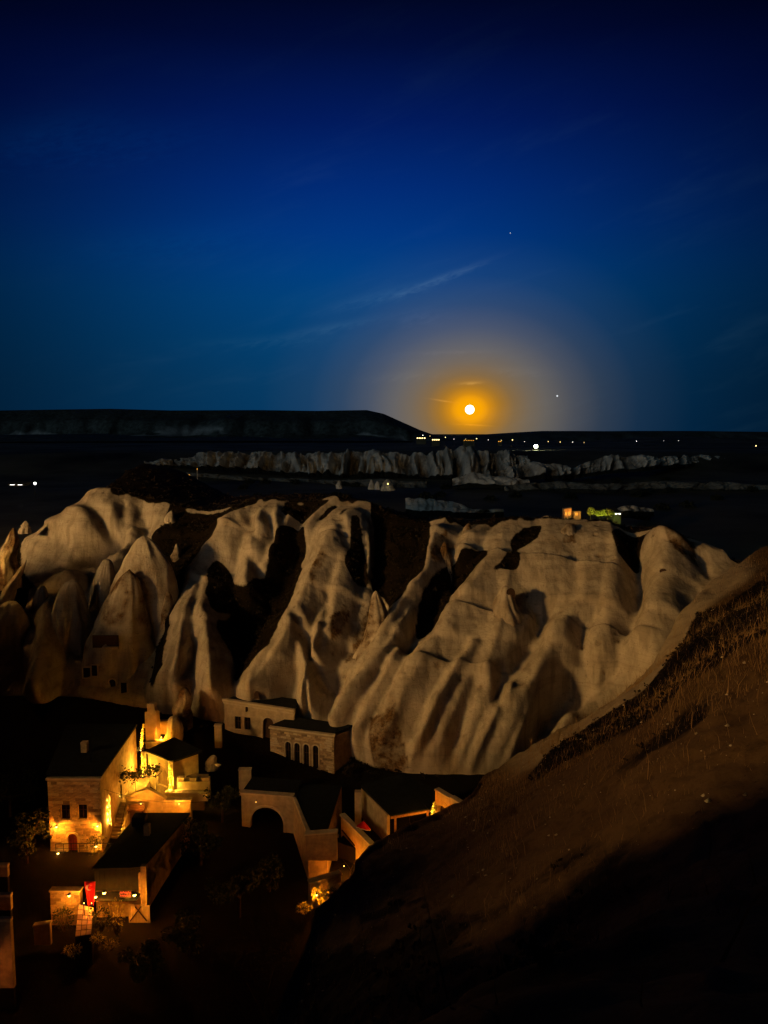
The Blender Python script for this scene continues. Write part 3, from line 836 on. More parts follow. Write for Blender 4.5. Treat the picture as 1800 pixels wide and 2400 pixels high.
# ---- far badlands: one fluted pale escarpment across the valley
def escarpment(name, spine, height, flute, seed, label, base_drop=2, mat='far_tuff', z0=None, back=60, scale=1.0):
    """spine: (px, py of the top edge, py of the foot, D); heightfield with eroded flutes facing the camera"""
    sp_ = np.array(spine, float)
    top = np.array([at(a, b, d + 0) for a, b, c, d in spine])
    foot = np.array([at(a, c, d - (at(a, b, d)[2] - at(a, c, d)[2]) * 1.0) for a, b, c, d in spine])
    n = int(abs(top[-1, 0] - top[0, 0]) / flute)
    X = np.linspace(top[0, 0], top[-1, 0], n)
    ty, tz = np.interp(X, top[:, 0], top[:, 1]), np.interp(X, top[:, 0], top[:, 2])
    fy, fz = np.interp(X, top[:, 0], foot[:, 1]), np.interp(X, top[:, 0], foot[:, 2])
    v = np.concatenate([np.linspace(-0.1, 1.0, 46), np.linspace(1.02, 1.02 + back / 30, 8)])
    Vv, Xm = np.meshgrid(v, X)
    T = lambda a: np.repeat(a[:, None], len(v), 1)
    f = np.clip(Vv, 0, 1)
    Y = T(fy) + (T(ty) - T(fy)) * Vv
    # ragged cones: folded noise along X, forking and widening downwards
    q = Xm / (flute * 12)
    q = q + 0.9 * fbm(q * 0.6, f * 0.9, seed=seed, octv=3)
    fold = lambda k, sd: 1 - np.abs(2 * fbm(q * k, f * 0.35 * k, seed=seed + sd, octv=2) * 2.0)
    rid = 0.60 * fold(1.0, 1) + 0.28 * fold(2.6, 2) + 0.12 * fold(6.0, 3)
    skyl = 0.93 + 0.45 * fbm(q * 0.5, q * 0, seed=seed + 5, octv=4) + 0.22 * (rid - 0.5)
    hgt = (T(tz) - T(fz)) * skyl
    Z = T(fz) + hgt * f ** 0.85
    bulge = np.sin(np.pi * np.clip(f, 0, 1) ** 0.7)
    Y = Y - (rid - 0.5) * height * (0.25 + bulge) - 0.3 * height * fbm(q * 3, f * 5, seed=seed + 8)
    Z = Z + (rid - 0.5) * height * 0.35 * bulge
    Z = np.where(Vv < 0, Z + Vv * 20, Z)
    Z = np.where(Vv > 1, Z - (Vv - 1) * 3 * base_drop, Z)
    me = mesh_np(name, np.stack([Xm, Y, Z], -1).reshape(-1, 3), grid_faces(*Xm.shape))
    sc_ = np.maximum(smooth(1.0, 1.02, Vv), smooth(0.14, 0.02, f + 0.2 * fbm(q * 2, f * 4, seed=seed + 9)))
    point_attr(me, 'scrub', sc_); point_attr(me, 'stain', 0.8 * smooth(0.5, 0.25, rid))
    return tag(link(name, me, MATS[mat], None, True), label, None, None, 'structure')


escarpment('badlands', [(345, 1082, 1092, 760), (440, 1070, 1092, 740), (470, 1056, 1096, 720), (560, 1054, 1098, 715), (700, 1052, 1112, 700), (800, 1052, 1116, 690), (900, 1056, 1112, 690), (1000, 1054, 1120, 680), (1100, 1050, 1124, 680), (1190, 1054, 1110, 690), (1235, 1066, 1098, 700)],
           26, 0.9, 201, 'pale fluted badlands escarpment across the valley')
escarpment('badlands', [(1160, 1098, 1135, 560), (1230, 1084, 1118, 590), (1300, 1080, 1116, 600), (1340, 1098, 1116, 620), (1420, 1066, 1104, 640), (1500, 1062, 1098, 650), (1530, 1072, 1094, 660), (1640, 1062, 1086, 760), (1720, 1070, 1090, 760)],
           18, 0.9, 231, 'low pale badlands ridge right of the escarpment')
escarpment('badlands', [(950, 1168, 1196, 300), (990, 1166, 1200, 296), (1060, 1172, 1202, 292), (1110, 1192, 1204, 290), (1180, 1192, 1200, 300)],
           3.5, 0.45, 261, 'bluish bare rock hollow just beyond the plateau edge', 1.0, 'far_tuff', None, 12)
escarpment('badlands', [(1060, 1122, 1140, 520), (1110, 1106, 1136, 520), (1180, 1112, 1140, 515), (1240, 1122, 1138, 520)], 6, 0.8, 281, 'dim pale mounds below the escarpment', 1.0)
escarpment('badlands', [(1440, 1192, 1200, 330), (1470, 1184, 1200, 330), (1500, 1186, 1200, 335), (1530, 1192, 1200, 340)], 3, 0.5, 291, 'small pale rock hump beyond the right of the plateau', 1.0)

escarpment('badlands', [(430, 1106, 1116, 640), (600, 1118, 1130, 620), (760, 1122, 1138, 600), (900, 1124, 1144, 570), (1000, 1128, 1148, 560)], 8, 0.9, 331, 'dim broken rocks at the foot of the escarpment', 1.0, 'dim_tuff')
escarpment('badlands', [(1180, 1138, 1152, 500), (1300, 1128, 1148, 510), (1420, 1134, 1150, 500), (1560, 1126, 1146, 520), (1700, 1130, 1150, 520), (1820, 1136, 1150, 520)], 8, 0.9, 341, 'dim broken rocks in the right of the valley', 1.0, 'dim_tuff')
escarpment('badlands', [(-60, 1076, 1100, 800), (60, 1070, 1096, 800), (200, 1076, 1098, 790), (330, 1080, 1096, 770)], 10, 1.2, 351, 'dim rocky rise on the left of the plain', 1.0, 'dim_tuff')

# ---- mesa and far ridges
def ridge_line(name, pts, D, depth, label, seed, foot, mat='mesa_earth', rough_a=0.12, ledge=None):
    w3 = np.array([at(a, b, D) for a, b in pts])
    X = np.linspace(w3[0, 0], w3[-1, 0], 420)
    tz = np.interp(X, w3[:, 0], w3[:, 2])
    v = np.linspace(0, 1, 40)
    vb = np.linspace(1.05, 2, 6)
    vv = np.concatenate([v, vb])
    Vv, Xm = np.meshgrid(vv, X)
    f = np.clip(Vv, 0, 1)
    Tz = np.repeat(tz[:, None], len(vv), 1)
    prof_ = f ** 1.25
    if ledge:
        prof_ = 0.75 * f ** 1.4 + 0.25 * smooth(ledge - 0.05, ledge + 0.03, f + 0.10 * fbm(Xm * 0.004, f, seed=seed))
    Z = foot + (Tz - foot) * prof_
    Y = D - depth + depth * Vv
    g_ = fbm(Xm * 0.006, f * 2, seed=seed, octv=5)
    Y = Y - g_ * depth * 0.5 * np.sin(np.pi * f)
    Z = Z + g_ * (Tz - foot) * rough_a * np.sin(np.pi * f)
    me = mesh_np(name, np.stack([Xm, Y, Z], -1).reshape(-1, 3), grid_faces(*Xm.shape))
    bare = smooth(0.02, 0.16, fbm(Xm * 0.004, f * 7, seed=seed + 3, octv=5)) * np.exp(-((f - 0.62) / 0.10) ** 2)
    point_attr(me, 'scrub', 1 - bare * 0.9); point_attr(me, 'stain', np.zeros(Xm.shape))
    return tag(link(name, me, MATS[mat], None, True), label, None, None, 'structure')


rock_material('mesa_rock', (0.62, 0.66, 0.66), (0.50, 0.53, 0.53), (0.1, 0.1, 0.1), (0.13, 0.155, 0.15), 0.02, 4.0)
ridge_line('mesa', [(-400, 968), (0, 962), (120, 960), (260, 958), (400, 962), (600, 961), (740, 963), (860, 961), (900, 970), (940, 988), (985, 1008), (1020, 1020), (1060, 1032), (1100, 1044)], 3000, 700,
           'dark flat-topped mesa on the horizon left of the moon', 301, -40, 'mesa_rock', 0.14, 0.70)
ridge_line('far_hills', [(900, 1036), (1060, 1030), (1120, 1024), (1180, 1020), (1260, 1015), (1350, 1010), (1480, 1011), (1620, 1010), (1800, 1012), (2200, 1014)], 7000, 1500,
           'long low hills on the horizon right of the moon', 311, -260, 'mesa_earth', 0.08)
ridge_line('far_hills', [(-400, 1024), (100, 1018), (300, 1030), (500, 1026), (700, 1034), (850, 1026), (960, 1040)], 1900, 400, 'dark lower slope in front of the mesa', 317, 20, 'mesa_rock', 0.2, 0.5)
ridge_line('far_hills', [(1380, 1052), (1450, 1040), (1520, 1034), (1600, 1030), (1700, 1026), (1800, 1030), (2100, 1040)], 1500, 300, 'black wooded rise at the right below the far hills', 319, 18, 'dark_plain', 0.2)

# ---- unseen terrain: the viewpoint hill behind, a spur and an outcrop, shaped to cast shade
def mound(name, x0, x1, y0, y1, fn, label, mat='hill_earth', n=(90, 60)):
    mx, my = np.meshgrid(np.linspace(x0, x1, n[0]), np.linspace(y0, y1, n[1]), indexing='ij')
    mz = fn(mx, my) + 1.6 * fbm(mx * 0.06, my * 0.06, seed=len(label)) + 0.5 * fbm(mx * 0.3, my * 0.3, seed=7)
    me = mesh_np(name, np.stack([mx, my, mz], -1).reshape(-1, 3), grid_faces(*mx.shape))
    point_attr(me, 'scrub', np.full(mx.shape, 0.4)); point_attr(me, 'stain', np.full(mx.shape, 0.4))
    return tag(link(name, me, MATS[mat], None, True), label, None, None, 'structure')


mound('hill_behind', -150, 110, -110, -6, lambda x, y: 72 * np.exp(-((y + 52) / 30) ** 2) * (0.75 + 0.25 * np.cos(x / 70)) * smooth(-105, -70, x) - 4, 'upper part of the viewpoint hill behind the camera')  # height raised to keep the west light off the village
mound('shade_spur', -98, -52, 0, 98, lambda x, y: np.interp(y, [0, 20, 24.5, 33, 36, 40, 45, 50, 56, 62, 76, 84, 100], [41.5, 41.5, 34.2, 33.6, 30.0, 29.0, 28.8, 30.5, 32.5, 33, 32, 28, 14]) * np.exp(-(np.abs(x + 74) / 14) ** 2.6) * smooth(0, 8, y), 'spur of rock closing the village on the left, outside the frame', n=(90, 140))  # added blocker, profile set to keep the floodlight off village and cliff foot
mound('shade_outcrop', -24, -9.5, -2, 21, lambda x, y: 18 + 23 * np.exp(-(np.abs(x + 15) / 4.2) ** 2.4) * smooth(23, 14, y + 1.5 * np.sin(x * 2)), 'rock outcrop left of the viewpoint, outside the frame', n=(60, 70))  # added blocker, keeps the floodlight off the lower hillside
# ---- moon, planet, star
def ball(name, loc, r, mat, label, cat, seg=24):
    me = bpy.data.meshes.new(name)
    bm = bmesh.new()
    bmesh.ops.create_uvsphere(bm, u_segments=seg, v_segments=seg // 2, radius=r)
    bm.to_mesh(me); bm.free()
    o = link(name, me, mat, None, True)
    o.location = loc
    return tag(o, label, cat)


emit('moonlight', (1.0, 0.93, 0.72), 3.0)
emit('starlight', (0.9, 0.95, 1.0), 0.9)
D_ = 30000.0
ball('moon', at(*MOON_PX, D_), D_ * 0.0060, MATS['moonlight'], 'full white moon low over the horizon in an orange glow', 'moon', 48)
ball('planet', at(1306, 928, D_), D_ * 0.0011, MATS['starlight'], 'small white planet to the right of the moon', 'planet')
ball('star', at(1196, 546, D_), D_ * 0.0005, MATS['starlight'], 'faint star high above the moon', 'star')

# ---- town floodlights out of the frame that light the cliffs
plain('lamp_metal', (0.05, 0.05, 0.05), 0.5, 0.2, 5, metal=0.6)
emit('lamp_glow', (1.0, 0.62, 0.22), 30.0)


def flood_mast(loc, h, power, label, colour=(1.0, 0.62, 0.30), size=1.0):
    root = empty('flood_mast', loc)
    tag(root, label, 'floodlight', 'floodlight masts of the town')
    bm = bmesh.new()
    bmesh.ops.create_cone(bm, cap_ends=True, segments=12, radius1=0.12, radius2=0.06, depth=h, matrix=Matrix.Translation((0, 0, h / 2)))
    me = bpy.data.meshes.new('pole'); bm.to_mesh(me); bm.free()
    link('pole', me, MATS['lamp_metal'], root)
    bm = bmesh.new()
    bmesh.ops.create_uvsphere(bm, u_segments=16, v_segments=8, radius=0.3)
    me = bpy.data.meshes.new('lamp_globe'); bm.to_mesh(me); bm.free()
    g = link('lamp_globe', me, MATS['lamp_glow'], root); g.location = (0, 0, h + 0.3)
    ld = bpy.data.lights.new('lamp_light', 'POINT')
    ld.energy = power; ld.color = colour; ld.shadow_soft_size = size
    lo = bpy.data.objects.new('lamp_light', ld); col.objects.link(lo); lo.parent = root; lo.location = (0, 0, h + 1.6)
    return root


flood_mast((-120, 5, 0), 48, 540000, 'tall warm floodlight mast at the town edge left of the frame', (1.0, 0.56, 0.17), size=8.0)
# ================================================================== THE VILLAGE
def stone_mat(name, c, var=0.3, bscale=9.0):
    return plain(name, c, 0.9, var, 1.7, 0.02, bscale)


stone_mat('ashlar', (0.42, 0.31, 0.20), 0.35)
m_ = MATS['ashlar']; t_ = NT(m_.node_tree); b_ = m_.node_tree.nodes['Principled BSDF']
src_ = b_.inputs['Base Color'].links[0].from_socket
oi_ = t_.n('ShaderNodeObjectInfo')
t_.put(b_.inputs['Base Color'], t_.mix(1.0, src_, t_.ramp(oi_.outputs['Random'], [(0.0, (0.42, 0.40, 0.38)), (0.35, (0.85, 0.82, 0.8)), (0.8, (1.05, 1.05, 1.05)), (1.0, (1.4, 1.4, 1.35))]), 'MULTIPLY'))
stone_mat('mortar', (0.30, 0.22, 0.14), 0.3)
stone_mat('plaster', (0.44, 0.35, 0.23), 0.25)
stone_mat('trim_stone', (0.50, 0.41, 0.30), 0.2)
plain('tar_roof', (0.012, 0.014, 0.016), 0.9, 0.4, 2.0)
plain('wood_dark', (0.060, 0.032, 0.016), 0.8, 0.4, 6.0)
plain('wood_warm', (0.24, 0.12, 0.05), 0.75, 0.3, 6.0)
plain('red_door', (0.20, 0.035, 0.018), 0.6, 0.3, 4.0)
plain('red_cloth', (0.55, 0.015, 0.02), 0.8, 0.3, 3.0)
plain('white_cloth', (0.75, 0.68, 0.60), 0.8, 0.1, 3.0)
plain('iron', (0.02, 0.02, 0.02), 0.6, 0.3, 8.0)
plain('leaf_dark', (0.050, 0.060, 0.018), 0.7, 0.5, 3.0)
plain('leaf_yellow', (0.38, 0.34, 0.08), 0.7, 0.5, 4.0)
plain('bark', (0.09, 0.055, 0.03), 0.9, 0.4, 6.0)
plain('pale_sheet', (0.55, 0.52, 0.47), 0.7, 0.2, 1.0)
m_, t_, b_ = material('dark_glass')
b_.inputs['Base Color'].default_value = (0.012, 0.009, 0.007, 1); b_.inputs['Roughness'].default_value = 0.25
emit('bulb_yellow', (1.0, 0.72, 0.18), 9.0)
emit('neon_red', (1.0, 0.10, 0.025), 1.1)
WARM = (1.0, 0.285, 0.014)
LAMP_GAIN = 2.9


def box_mesh(x0, x1, y0, y1, z0, z1):
    V = [(x, y, z) for z in (z0, z1) for y in (y0, y1) for x in (x0, x1)]
    Fc = [(0, 2, 3, 1), (4, 5, 7, 6), (0, 1, 5, 4), (2, 6, 7, 3), (0, 4, 6, 2), (1, 3, 7, 5)]
    return V, Fc


def raw(name, V, Fc, mat, parent=None, sm=False):
    me = bpy.data.meshes.new(name)
    me.from_pydata([tuple(map(float, v)) for v in V], [], Fc)
    me.update()
    bm = bmesh.new(); bm.from_mesh(me); bmesh.ops.recalc_face_normals(bm, faces=bm.faces); bm.to_mesh(me); bm.free()
    return link(name, me, mat, parent, sm)


def box(name, parent, mat, x0, x1, y0, y1, z0, z1):
    return raw(name, *box_mesh(x0, x1, y0, y1, z0, z1), MATS[mat], parent)


def prism(name, parent, mat, pts, z0, z1):
    """vertical prism; z0/z1 a number or a list per corner"""
    n = len(pts)
    za = z0 if isinstance(z0, (list, tuple)) else [z0] * n
    zb = z1 if isinstance(z1, (list, tuple)) else [z1] * n
    V = [(p[0], p[1], za[i]) for i, p in enumerate(pts)] + [(p[0], p[1], zb[i]) for i, p in enumerate(pts)]
    Fc = [tuple(range(n))[::-1], tuple(range(n, 2 * n))] + [(i, (i + 1) % n, n + (i + 1) % n, n + i) for i in range(n)]
    return raw(name, V, Fc, MATS[mat], parent)


def panel(name, parent, mat, outer, holes=(), thick=0.3, y0=0.0):
    """upright slab in the local x-z plane with openings cut through it"""
    loops = [list(outer)] + [list(h) for h in holes]
    pts = [p for l in loops for p in l]
    tris = tessellate_polygon([[Vector((p[0], p[1], 0)) for p in l] for l in loops])
    n = len(pts)
    V = [(p[0], y0, p[1]) for p in pts] + [(p[0], y0 + thick, p[1]) for p in pts]
    Fc = [tuple(t) for t in tris] + [tuple(i + n for i in t[::-1]) for t in tris]
    o = 0
    for l in loops:
        k = len(l)
        Fc += [(o + i, o + (i + 1) % k, n + o + (i + 1) % k, n + o + i) for i in range(k)]
        o += k
    return raw(name, V, Fc, MATS[mat], parent)


def rect(x, z, w_, h):
    return [(x, z), (x + w_, z), (x + w_, z + h), (x, z + h)]


def arch(x, z, w_, h, n=8):
    r = w_ / 2
    return [(x, z), (x + w_, z)] + [(x + r + r * math.cos(a), z + h - r + r * math.sin(a)) for a in np.linspace(0, math.pi, n + 1)]


def grow(poly, d):
    cx = sum(p[0] for p in poly) / len(poly); cz = sum(p[1] for p in poly) / len(poly)
    out = []
    for x, z in poly:
        v = Vector((x - cx, z - cz)); out.append((x + d * (1 if v.x > 0 else -1) * min(1, abs(v.x) / 0.2), z + d * (1 if v.y > 0 else -1) * min(1, abs(v.y) / 0.2)))
    return out


def window(parent, hole, y0=0.0, pane='dark_glass', trim='trim_stone', d=0.08, bars=True):
    win = panel('window', parent, pane, hole, (), 0.03, y0 + 0.16)
    panel('window_frame', win, trim, grow(hole, d), [hole], 0.10, y0 - 0.06)
    if bars:
        xs = [p[0] for p in hole]; zs = [p[1] for p in hole]
        mx = (min(xs) + max(xs)) / 2
        box('mullion', win, 'wood_dark', mx - 0.025, mx + 0.025, y0 + 0.11, y0 + 0.155, min(zs), max(zs))
        mz = min(zs) + 0.6 * (max(zs) - min(zs))
        box('transom', win, 'wood_dark', min(xs), max(xs), y0 + 0.10, y0 + 0.154, mz - 0.025, mz + 0.025)
    return win


# unit stones, shared by every coursed wall
UNIT = []
for k in range(4):
    V, Fc = box_mesh(0, 1, 0, 1, 0, 1)
    rs_ = random.Random(k)
    V = [(x + rs_.uniform(-.02, .02), y + rs_.uniform(-.10, .10) * (1 - y), z + rs_.uniform(-.05, .05)) for x, y, z in V]
    me = bpy.data.meshes.new('stone'); me.from_pydata(V, [], Fc); me.update()
    me.materials.append(MATS[('ashlar', 'ashlar', 'trim_stone', 'ashlar')[k]])
    UNIT.append(me)


def stones(parent, outer, holes, bw, bh, seed, y0=0.0, proud=0.05):
    """coursed stones standing a little proud of a mortar wall"""
    rs_ = random.Random(seed)
    xs = [p[0] for p in outer]; zs = [p[1] for p in outer]
    x0, x1, z0, z1 = min(xs), max(xs), min(zs), max(zs)
    nz = int((z1 - z0) / bh)
    bh = (z1 - z0) / nz
    oxs = np.array
    for r in range(nz):
        z = z0 + r * bh
        x = x0 - rs_.uniform(0, 0.6) * bw
        while x < x1:
            wv = bw * rs_.uniform(0.65, 1.35)
            a, b = max(x, x0), min(x + wv, x1)
            x += wv
            cuts = [(a, b)]
            for h in holes:
                hx = [p[0] for p in h]; hz_ = [p[1] for p in h]
                ha, hb, hc, hd = min(hx) - 0.10, max(hx) + 0.10, min(hz_) - 0.05, max(hz_) + 0.08
                if z + bh > hc and z < hd:
                    nc = []
                    for (p, q) in cuts:
                        if q <= ha or p >= hb:
                            nc.append((p, q))
                        else:
                            if p < ha: nc.append((p, ha))
                            if q > hb: nc.append((hb, q))
                    cuts = nc
            for p, q in cuts:
                if q - p < 0.14:
                    continue
                o = bpy.data.objects.new('stone', UNIT[rs_.randrange(4)])
                col.objects.link(o); o.parent = parent
                pr = proud * rs_.uniform(0.3, 1.2)
                o.location = (p + 0.015, y0 - pr, z + 0.015); o.scale = (q - p - 0.03, pr + 0.02, bh - 0.03)


def facing(P, Q):
    P, Q = np.array(P), np.array(Q)
    return P, math.atan2(Q[1] - P[1], Q[0] - P[0]), float(np.hypot(Q[0] - P[0], Q[1] - P[1]))


def lamp_light(parent, loc, power, size=0.08, colour=WARM):
    ld = bpy.data.lights.new('lamp_light', 'POINT')
    ld.energy = power * LAMP_GAIN; ld.color = colour; ld.shadow_soft_size = size
    lo = bpy.data.objects.new('lamp_light', ld); col.objects.link(lo)
    lo.parent = parent; lo.location = loc
    return lo


def tube(name, parent, mat, a, b, r=0.03, r2=None, seg=8):
    a, b = Vector(a), Vector(b)
    bm = bmesh.new()
    q = (b - a).to_track_quat('Z', 'Y').to_matrix().to_4x4()
    bmesh.ops.create_cone(bm, cap_ends=True, segments=seg, radius1=r, radius2=r if r2 is None else r2, depth=(b - a).length, matrix=Matrix.Translation((a + b) / 2) @ q)
    me = bpy.data.meshes.new(name); bm.to_mesh(me); bm.free()
    return link(name, me, MATS[mat], parent, True)


def added_light(parent, loc, power, size=0.08, colour=WARM, stake=1.2):
    """added light with a made-up bulb and stake, to brighten its parent"""
    x, y, z = loc
    tube('added_stake', parent, 'iron', (x, y, z - stake), (x, y, z - 0.06), 0.02, None, 6)  # bulb and stake added to give the light a fixture
    tube('added_bulb', parent, 'bulb_yellow', (x, y, z - 0.058), (x, y, z - 0.01), 0.03, 0.02, 8)
    return lamp_light(parent, (x, y, z + 0.09), power, size, colour)


def wall_lamp(P, power, label, out=(0, -1), r=0.10, group='lit wall lamps of the village', colour=WARM):
    """bracket, hood and glowing globe, with its light"""
    root = empty('wall_lamp', P)
    tag(root, label, 'lamp', group)
    ox, oy = out
    tube('bracket', root, 'iron', (-ox * 0.25, -oy * 0.25, 0.16), (0, 0, 0.16), 0.02)
    bm = bmesh.new(); bmesh.ops.create_cone(bm, cap_ends=True, segments=12, radius1=r * 1.5, radius2=r * 0.4, depth=0.10, matrix=Matrix.Translation((0, 0, 0.15)))
    me = bpy.data.meshes.new('hood'); bm.to_mesh(me); bm.free(); link('hood', me, MATS['iron'], root)
    bm = bmesh.new(); bmesh.ops.create_uvsphere(bm, u_segments=14, v_segments=8, radius=r)
    me = bpy.data.meshes.new('globe'); bm.to_mesh(me); bm.free(); link('globe', me, MATS['bulb_yellow'], root, True)
    lamp_light(root, (ox * 0.16, oy * 0.16, -0.14), power, 0.07, colour)
    return root


def leaf_mesh(name, parent, mat, pts, size, seed):
    rs_ = np.random.RandomState(seed)
    P = np.asarray(pts, float); n = len(P)
    a = rs_.normal(size=(n, 3)); a /= np.linalg.norm(a, axis=1, keepdims=True)
    b = np.cross(a, rs_.normal(size=(n, 3))); b /= np.linalg.norm(b, axis=1, keepdims=True)
    s = size * (0.6 + 0.8 * rs_.rand(n, 1))
    V = np.stack([P - a * s, P + b * s * 0.55, P + a * s, P - b * s * 0.55], 1).reshape(-1, 3)
    return link(name, mesh_np(name, V, np.arange(4 * n).reshape(-1, 4)), MATS[mat], parent)


def vine(P, h, power, label, lean=(0, 0), w_=0.28, seed=0, leaves=420, toward=(0.0, -0.35), mat='leaf_yellow'):
    """climbing plant on a stem, with an uplight, its glow spread by added bulbs"""
    rs_ = np.random.RandomState(seed)
    root = empty('climbing_plant', P)
    tag(root, label, 'plant', 'climbing plants lit from below')
    t = rs_.rand(leaves)
    c = np.stack([lean[0] * t ** 1.5 + rs_.normal(size=leaves) * w_ * 0.4 * (1 - 0.5 * t), lean[1] * t + rs_.normal(size=leaves) * 0.08, h * t], 1)
    leaf_mesh('foliage', root, mat, c, 0.085, seed)
    tube('stem', root, 'bark', (0, 0, 0), (lean[0] * 0.9, lean[1], h * 0.92), 0.035, 0.015)
    if abs(lean[0]) < 0.2:
        box('pilaster', root, 'trim_stone', -0.25, 0.25, 0.12, 0.34, -0.3, h)
    up = tube('uplight', root, 'iron', (toward[0], toward[1], 0.0), (toward[0], toward[1], 0.10), 0.07, 0.09)
    tube('bulb', up, 'bulb_yellow', (toward[0], toward[1], 0.101), (toward[0], toward[1], 0.125), 0.06, 0.05)
    for t_, k_ in ((0.08, 0.55), (0.30, 0.40), (0.55, 0.22), (0.8, 0.10)):      # bulbs added up the plant to spread its light evenly
        q_ = (lean[0] * t_ ** 1.5 + toward[0] * 0.7, toward[1] * 0.85, h * t_ + 0.1)
        tube('added_string_bulb', root, 'bulb_yellow', q_, (q_[0], q_[1], q_[2] + 0.05), 0.025, 0.02, 6)
        lamp_light(root, (q_[0], q_[1] - 0.03, q_[2] + 0.1), power * k_ * 1.7, 0.06, (1.0, 0.46, 0.04))
    return root


# ---- lanes and yards: one sheet of village ground, stepping up to the cliff
GR = [(-60, 40, -3), (-40, 50, -2.6), (-22, 52, -2.4), (-5, 52, -2.2), (12, 50, -2), (-45, 58, -2.2), (-30, 58, -2.2), (-20, 57, -2.2), (-8, 58, -1.8), (8, 58, -1.5),
      (-45, 68, 0), (-32, 66.5, -0.1), (-27, 67, -0.1), (-18, 68, -0.2), (-12, 68, -0.2), (-5, 68, -1), (3, 66, 1.5), (12, 68, 2.0), (22, 70, 2),
      (-45, 80, 4), (-26, 75, 0.3), (-23, 76, 0.6), (-18, 77, 0.4), (-10, 79, 0), (0, 79, 0.2), (12, 80, 1), (30, 80, 2), (-50, 92, 6), (-28, 84, 2.6), (-24, 86, 3.4), (-18, 87, 2), (-10, 86, 0.0), (0, 86, 0.5), (30, 86, 1), (-26, 92, 5), (-14, 92, 2.2)]
GR = np.array(GR, float)
gc = tps_fit(GR, 0.3)
vx, vy = np.meshgrid(np.linspace(-62, 30, 185), np.linspace(38, 94, 113), indexing='ij')
vz = tps_eval(GR, gc, vx, vy) + 0.10 * fbm(vx * 0.6, vy * 0.6, seed=401)
vg = mesh_np('village_ground', np.stack([vx, vy, vz], -1).reshape(-1, 3), grid_faces(*vx.shape))
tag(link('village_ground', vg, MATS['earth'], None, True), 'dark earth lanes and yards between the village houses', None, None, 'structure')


def gz(x, y):
    return float(tps_eval(GR, gc, np.array([x], float), np.array([y], float))[0])


# ---- two-storey stone house at the left, windows and red door
P, Q = atz(119, 1998, 0.0), atz(241, 1998, 0.0)
loc, rz, W = facing(P, Q)
house = empty('stone_house', loc, rz)
tag(house, 'two-storey coursed stone house with two dark windows and a red arched door', 'house')
H = 7.25
sx = W / 122.0
hx = lambda px: (px - 119) * sx
zz = lambda py: float(at(180, py, P[1])[2])
holes = [rect(hx(148), zz(1920), hx(169) - hx(148), zz(1886) - zz(1920)), rect(hx(188), zz(1919), hx(209) - hx(188), zz(1885) - zz(1919))]
door = arch(hx(160), 0.02, hx(183) - hx(160), zz(1954), 8)
panel('front_wall', house, 'mortar', rect(0, 0, W, H), holes + [door], 0.4)
stones(house, rect(0, 0, W, H - 0.2), holes + [door], 0.62, 0.262, 3)
for h in holes:
    window(house, h, 0.0, trim='ashlar', d=0.05, bars=True)
dr = panel('door', house, 'red_door', door, (), 0.06, 0.18)
for k in range(1, 4):
    xx = hx(160) + (hx(183) - hx(160)) * k / 4
    box('door_batten', dr, 'wood_dark', xx - 0.012, xx + 0.012, 0.165, 0.185, 0.05, 1.25)
panel('door_surround', house, 'trim_stone', grow(door, 0.16), [door], 0.12, -0.07)
LB = 14.0
# side wall leans slightly as it climbs beside the steps
A2 = at(318, 1705, 81.0)
far = Matrix.Rotation(-rz, 2) @ Vector((A2[0] - loc[0], A2[1] - loc[1]))
prism('side_wall', house, 'ashlar', [(W - 0.4, 0.402), (W, 0.402), (far.x, far.y), (far.x - 0.4, far.y)], [0, 0, 2, 2], [H, H, H + 0.2, H + 0.2])
prism('body', house, 'mortar', [(0, 0.402), (W - 0.402, 0.402), (far.x - 0.402, far.y), (-3.0, far.y)], 0, H - 0.05)
box('cornice', house, 'trim_stone', -0.12, W + 0.12, -0.14, 0.3, H, H + 0.16)
prism('roof', house, 'tar_roof', [(-0.3, 0.31), (W + 0.1, 0.31), (far.x + 0.1, far.y + 0.2), (-3.4, far.y + 0.2)], H + 0.21, [H + 0.30, H + 0.30, H + 0.45, H + 0.45])
box('string_course', house, 'trim_stone', hx(143), hx(214), -0.085, -0.002, zz(1930), zz(1926))
box('chimney', house, 'ashlar', 1.2, 1.8, 5.0, 5.6, H + 0.46, H + 1.5)
tube('aerial', house, 'iron', (3.0, 3.0, H + 0.3), (3.0, 3.0, H + 2.4), 0.025); tube('aerial', house, 'iron', (2.5, 3.0, H + 2.2), (3.5, 3.0, H + 2.2), 0.015)
for px_, py_, pw, lb in ((132, 1938, 150, 'glowing lamp at the left corner of the two-window stone house'), (228, 1936, 150, 'glowing lamp at the right corner of the two-window stone house'),
                         (136, 2000, 14, 'low glowing lamp beside the railing, left of the red door'), (225, 1984, 60, 'bright low lamp right of the red door')):
    pp = at(px_, py_, P[1] - 0.45)
    wall_lamp((pp[0], pp[1], pp[2]), pw, lb)
# wall plant beside the door
rs_ = np.random.RandomState(3)
pl = empty('wall_shrub', (loc[0] + hx(226), loc[1] - 0.35, 0)); tag(pl, 'leafy shrub with dark stems against the stone house, right of the red door', 'shrub')
leaf_mesh('foliage', pl, 'leaf_dark', np.stack([rs_.normal(size=260) * 0.42, rs_.normal(size=260) * 0.12, rs_.rand(260) ** 0.8 * 1.9], 1), 0.09, 5)
for k in range(4):
    tube('stem', pl, 'bark', (0.1 * k - 0.2, 0, 0), (0.25 * k - 0.45, 0, 1.5), 0.025, 0.01)
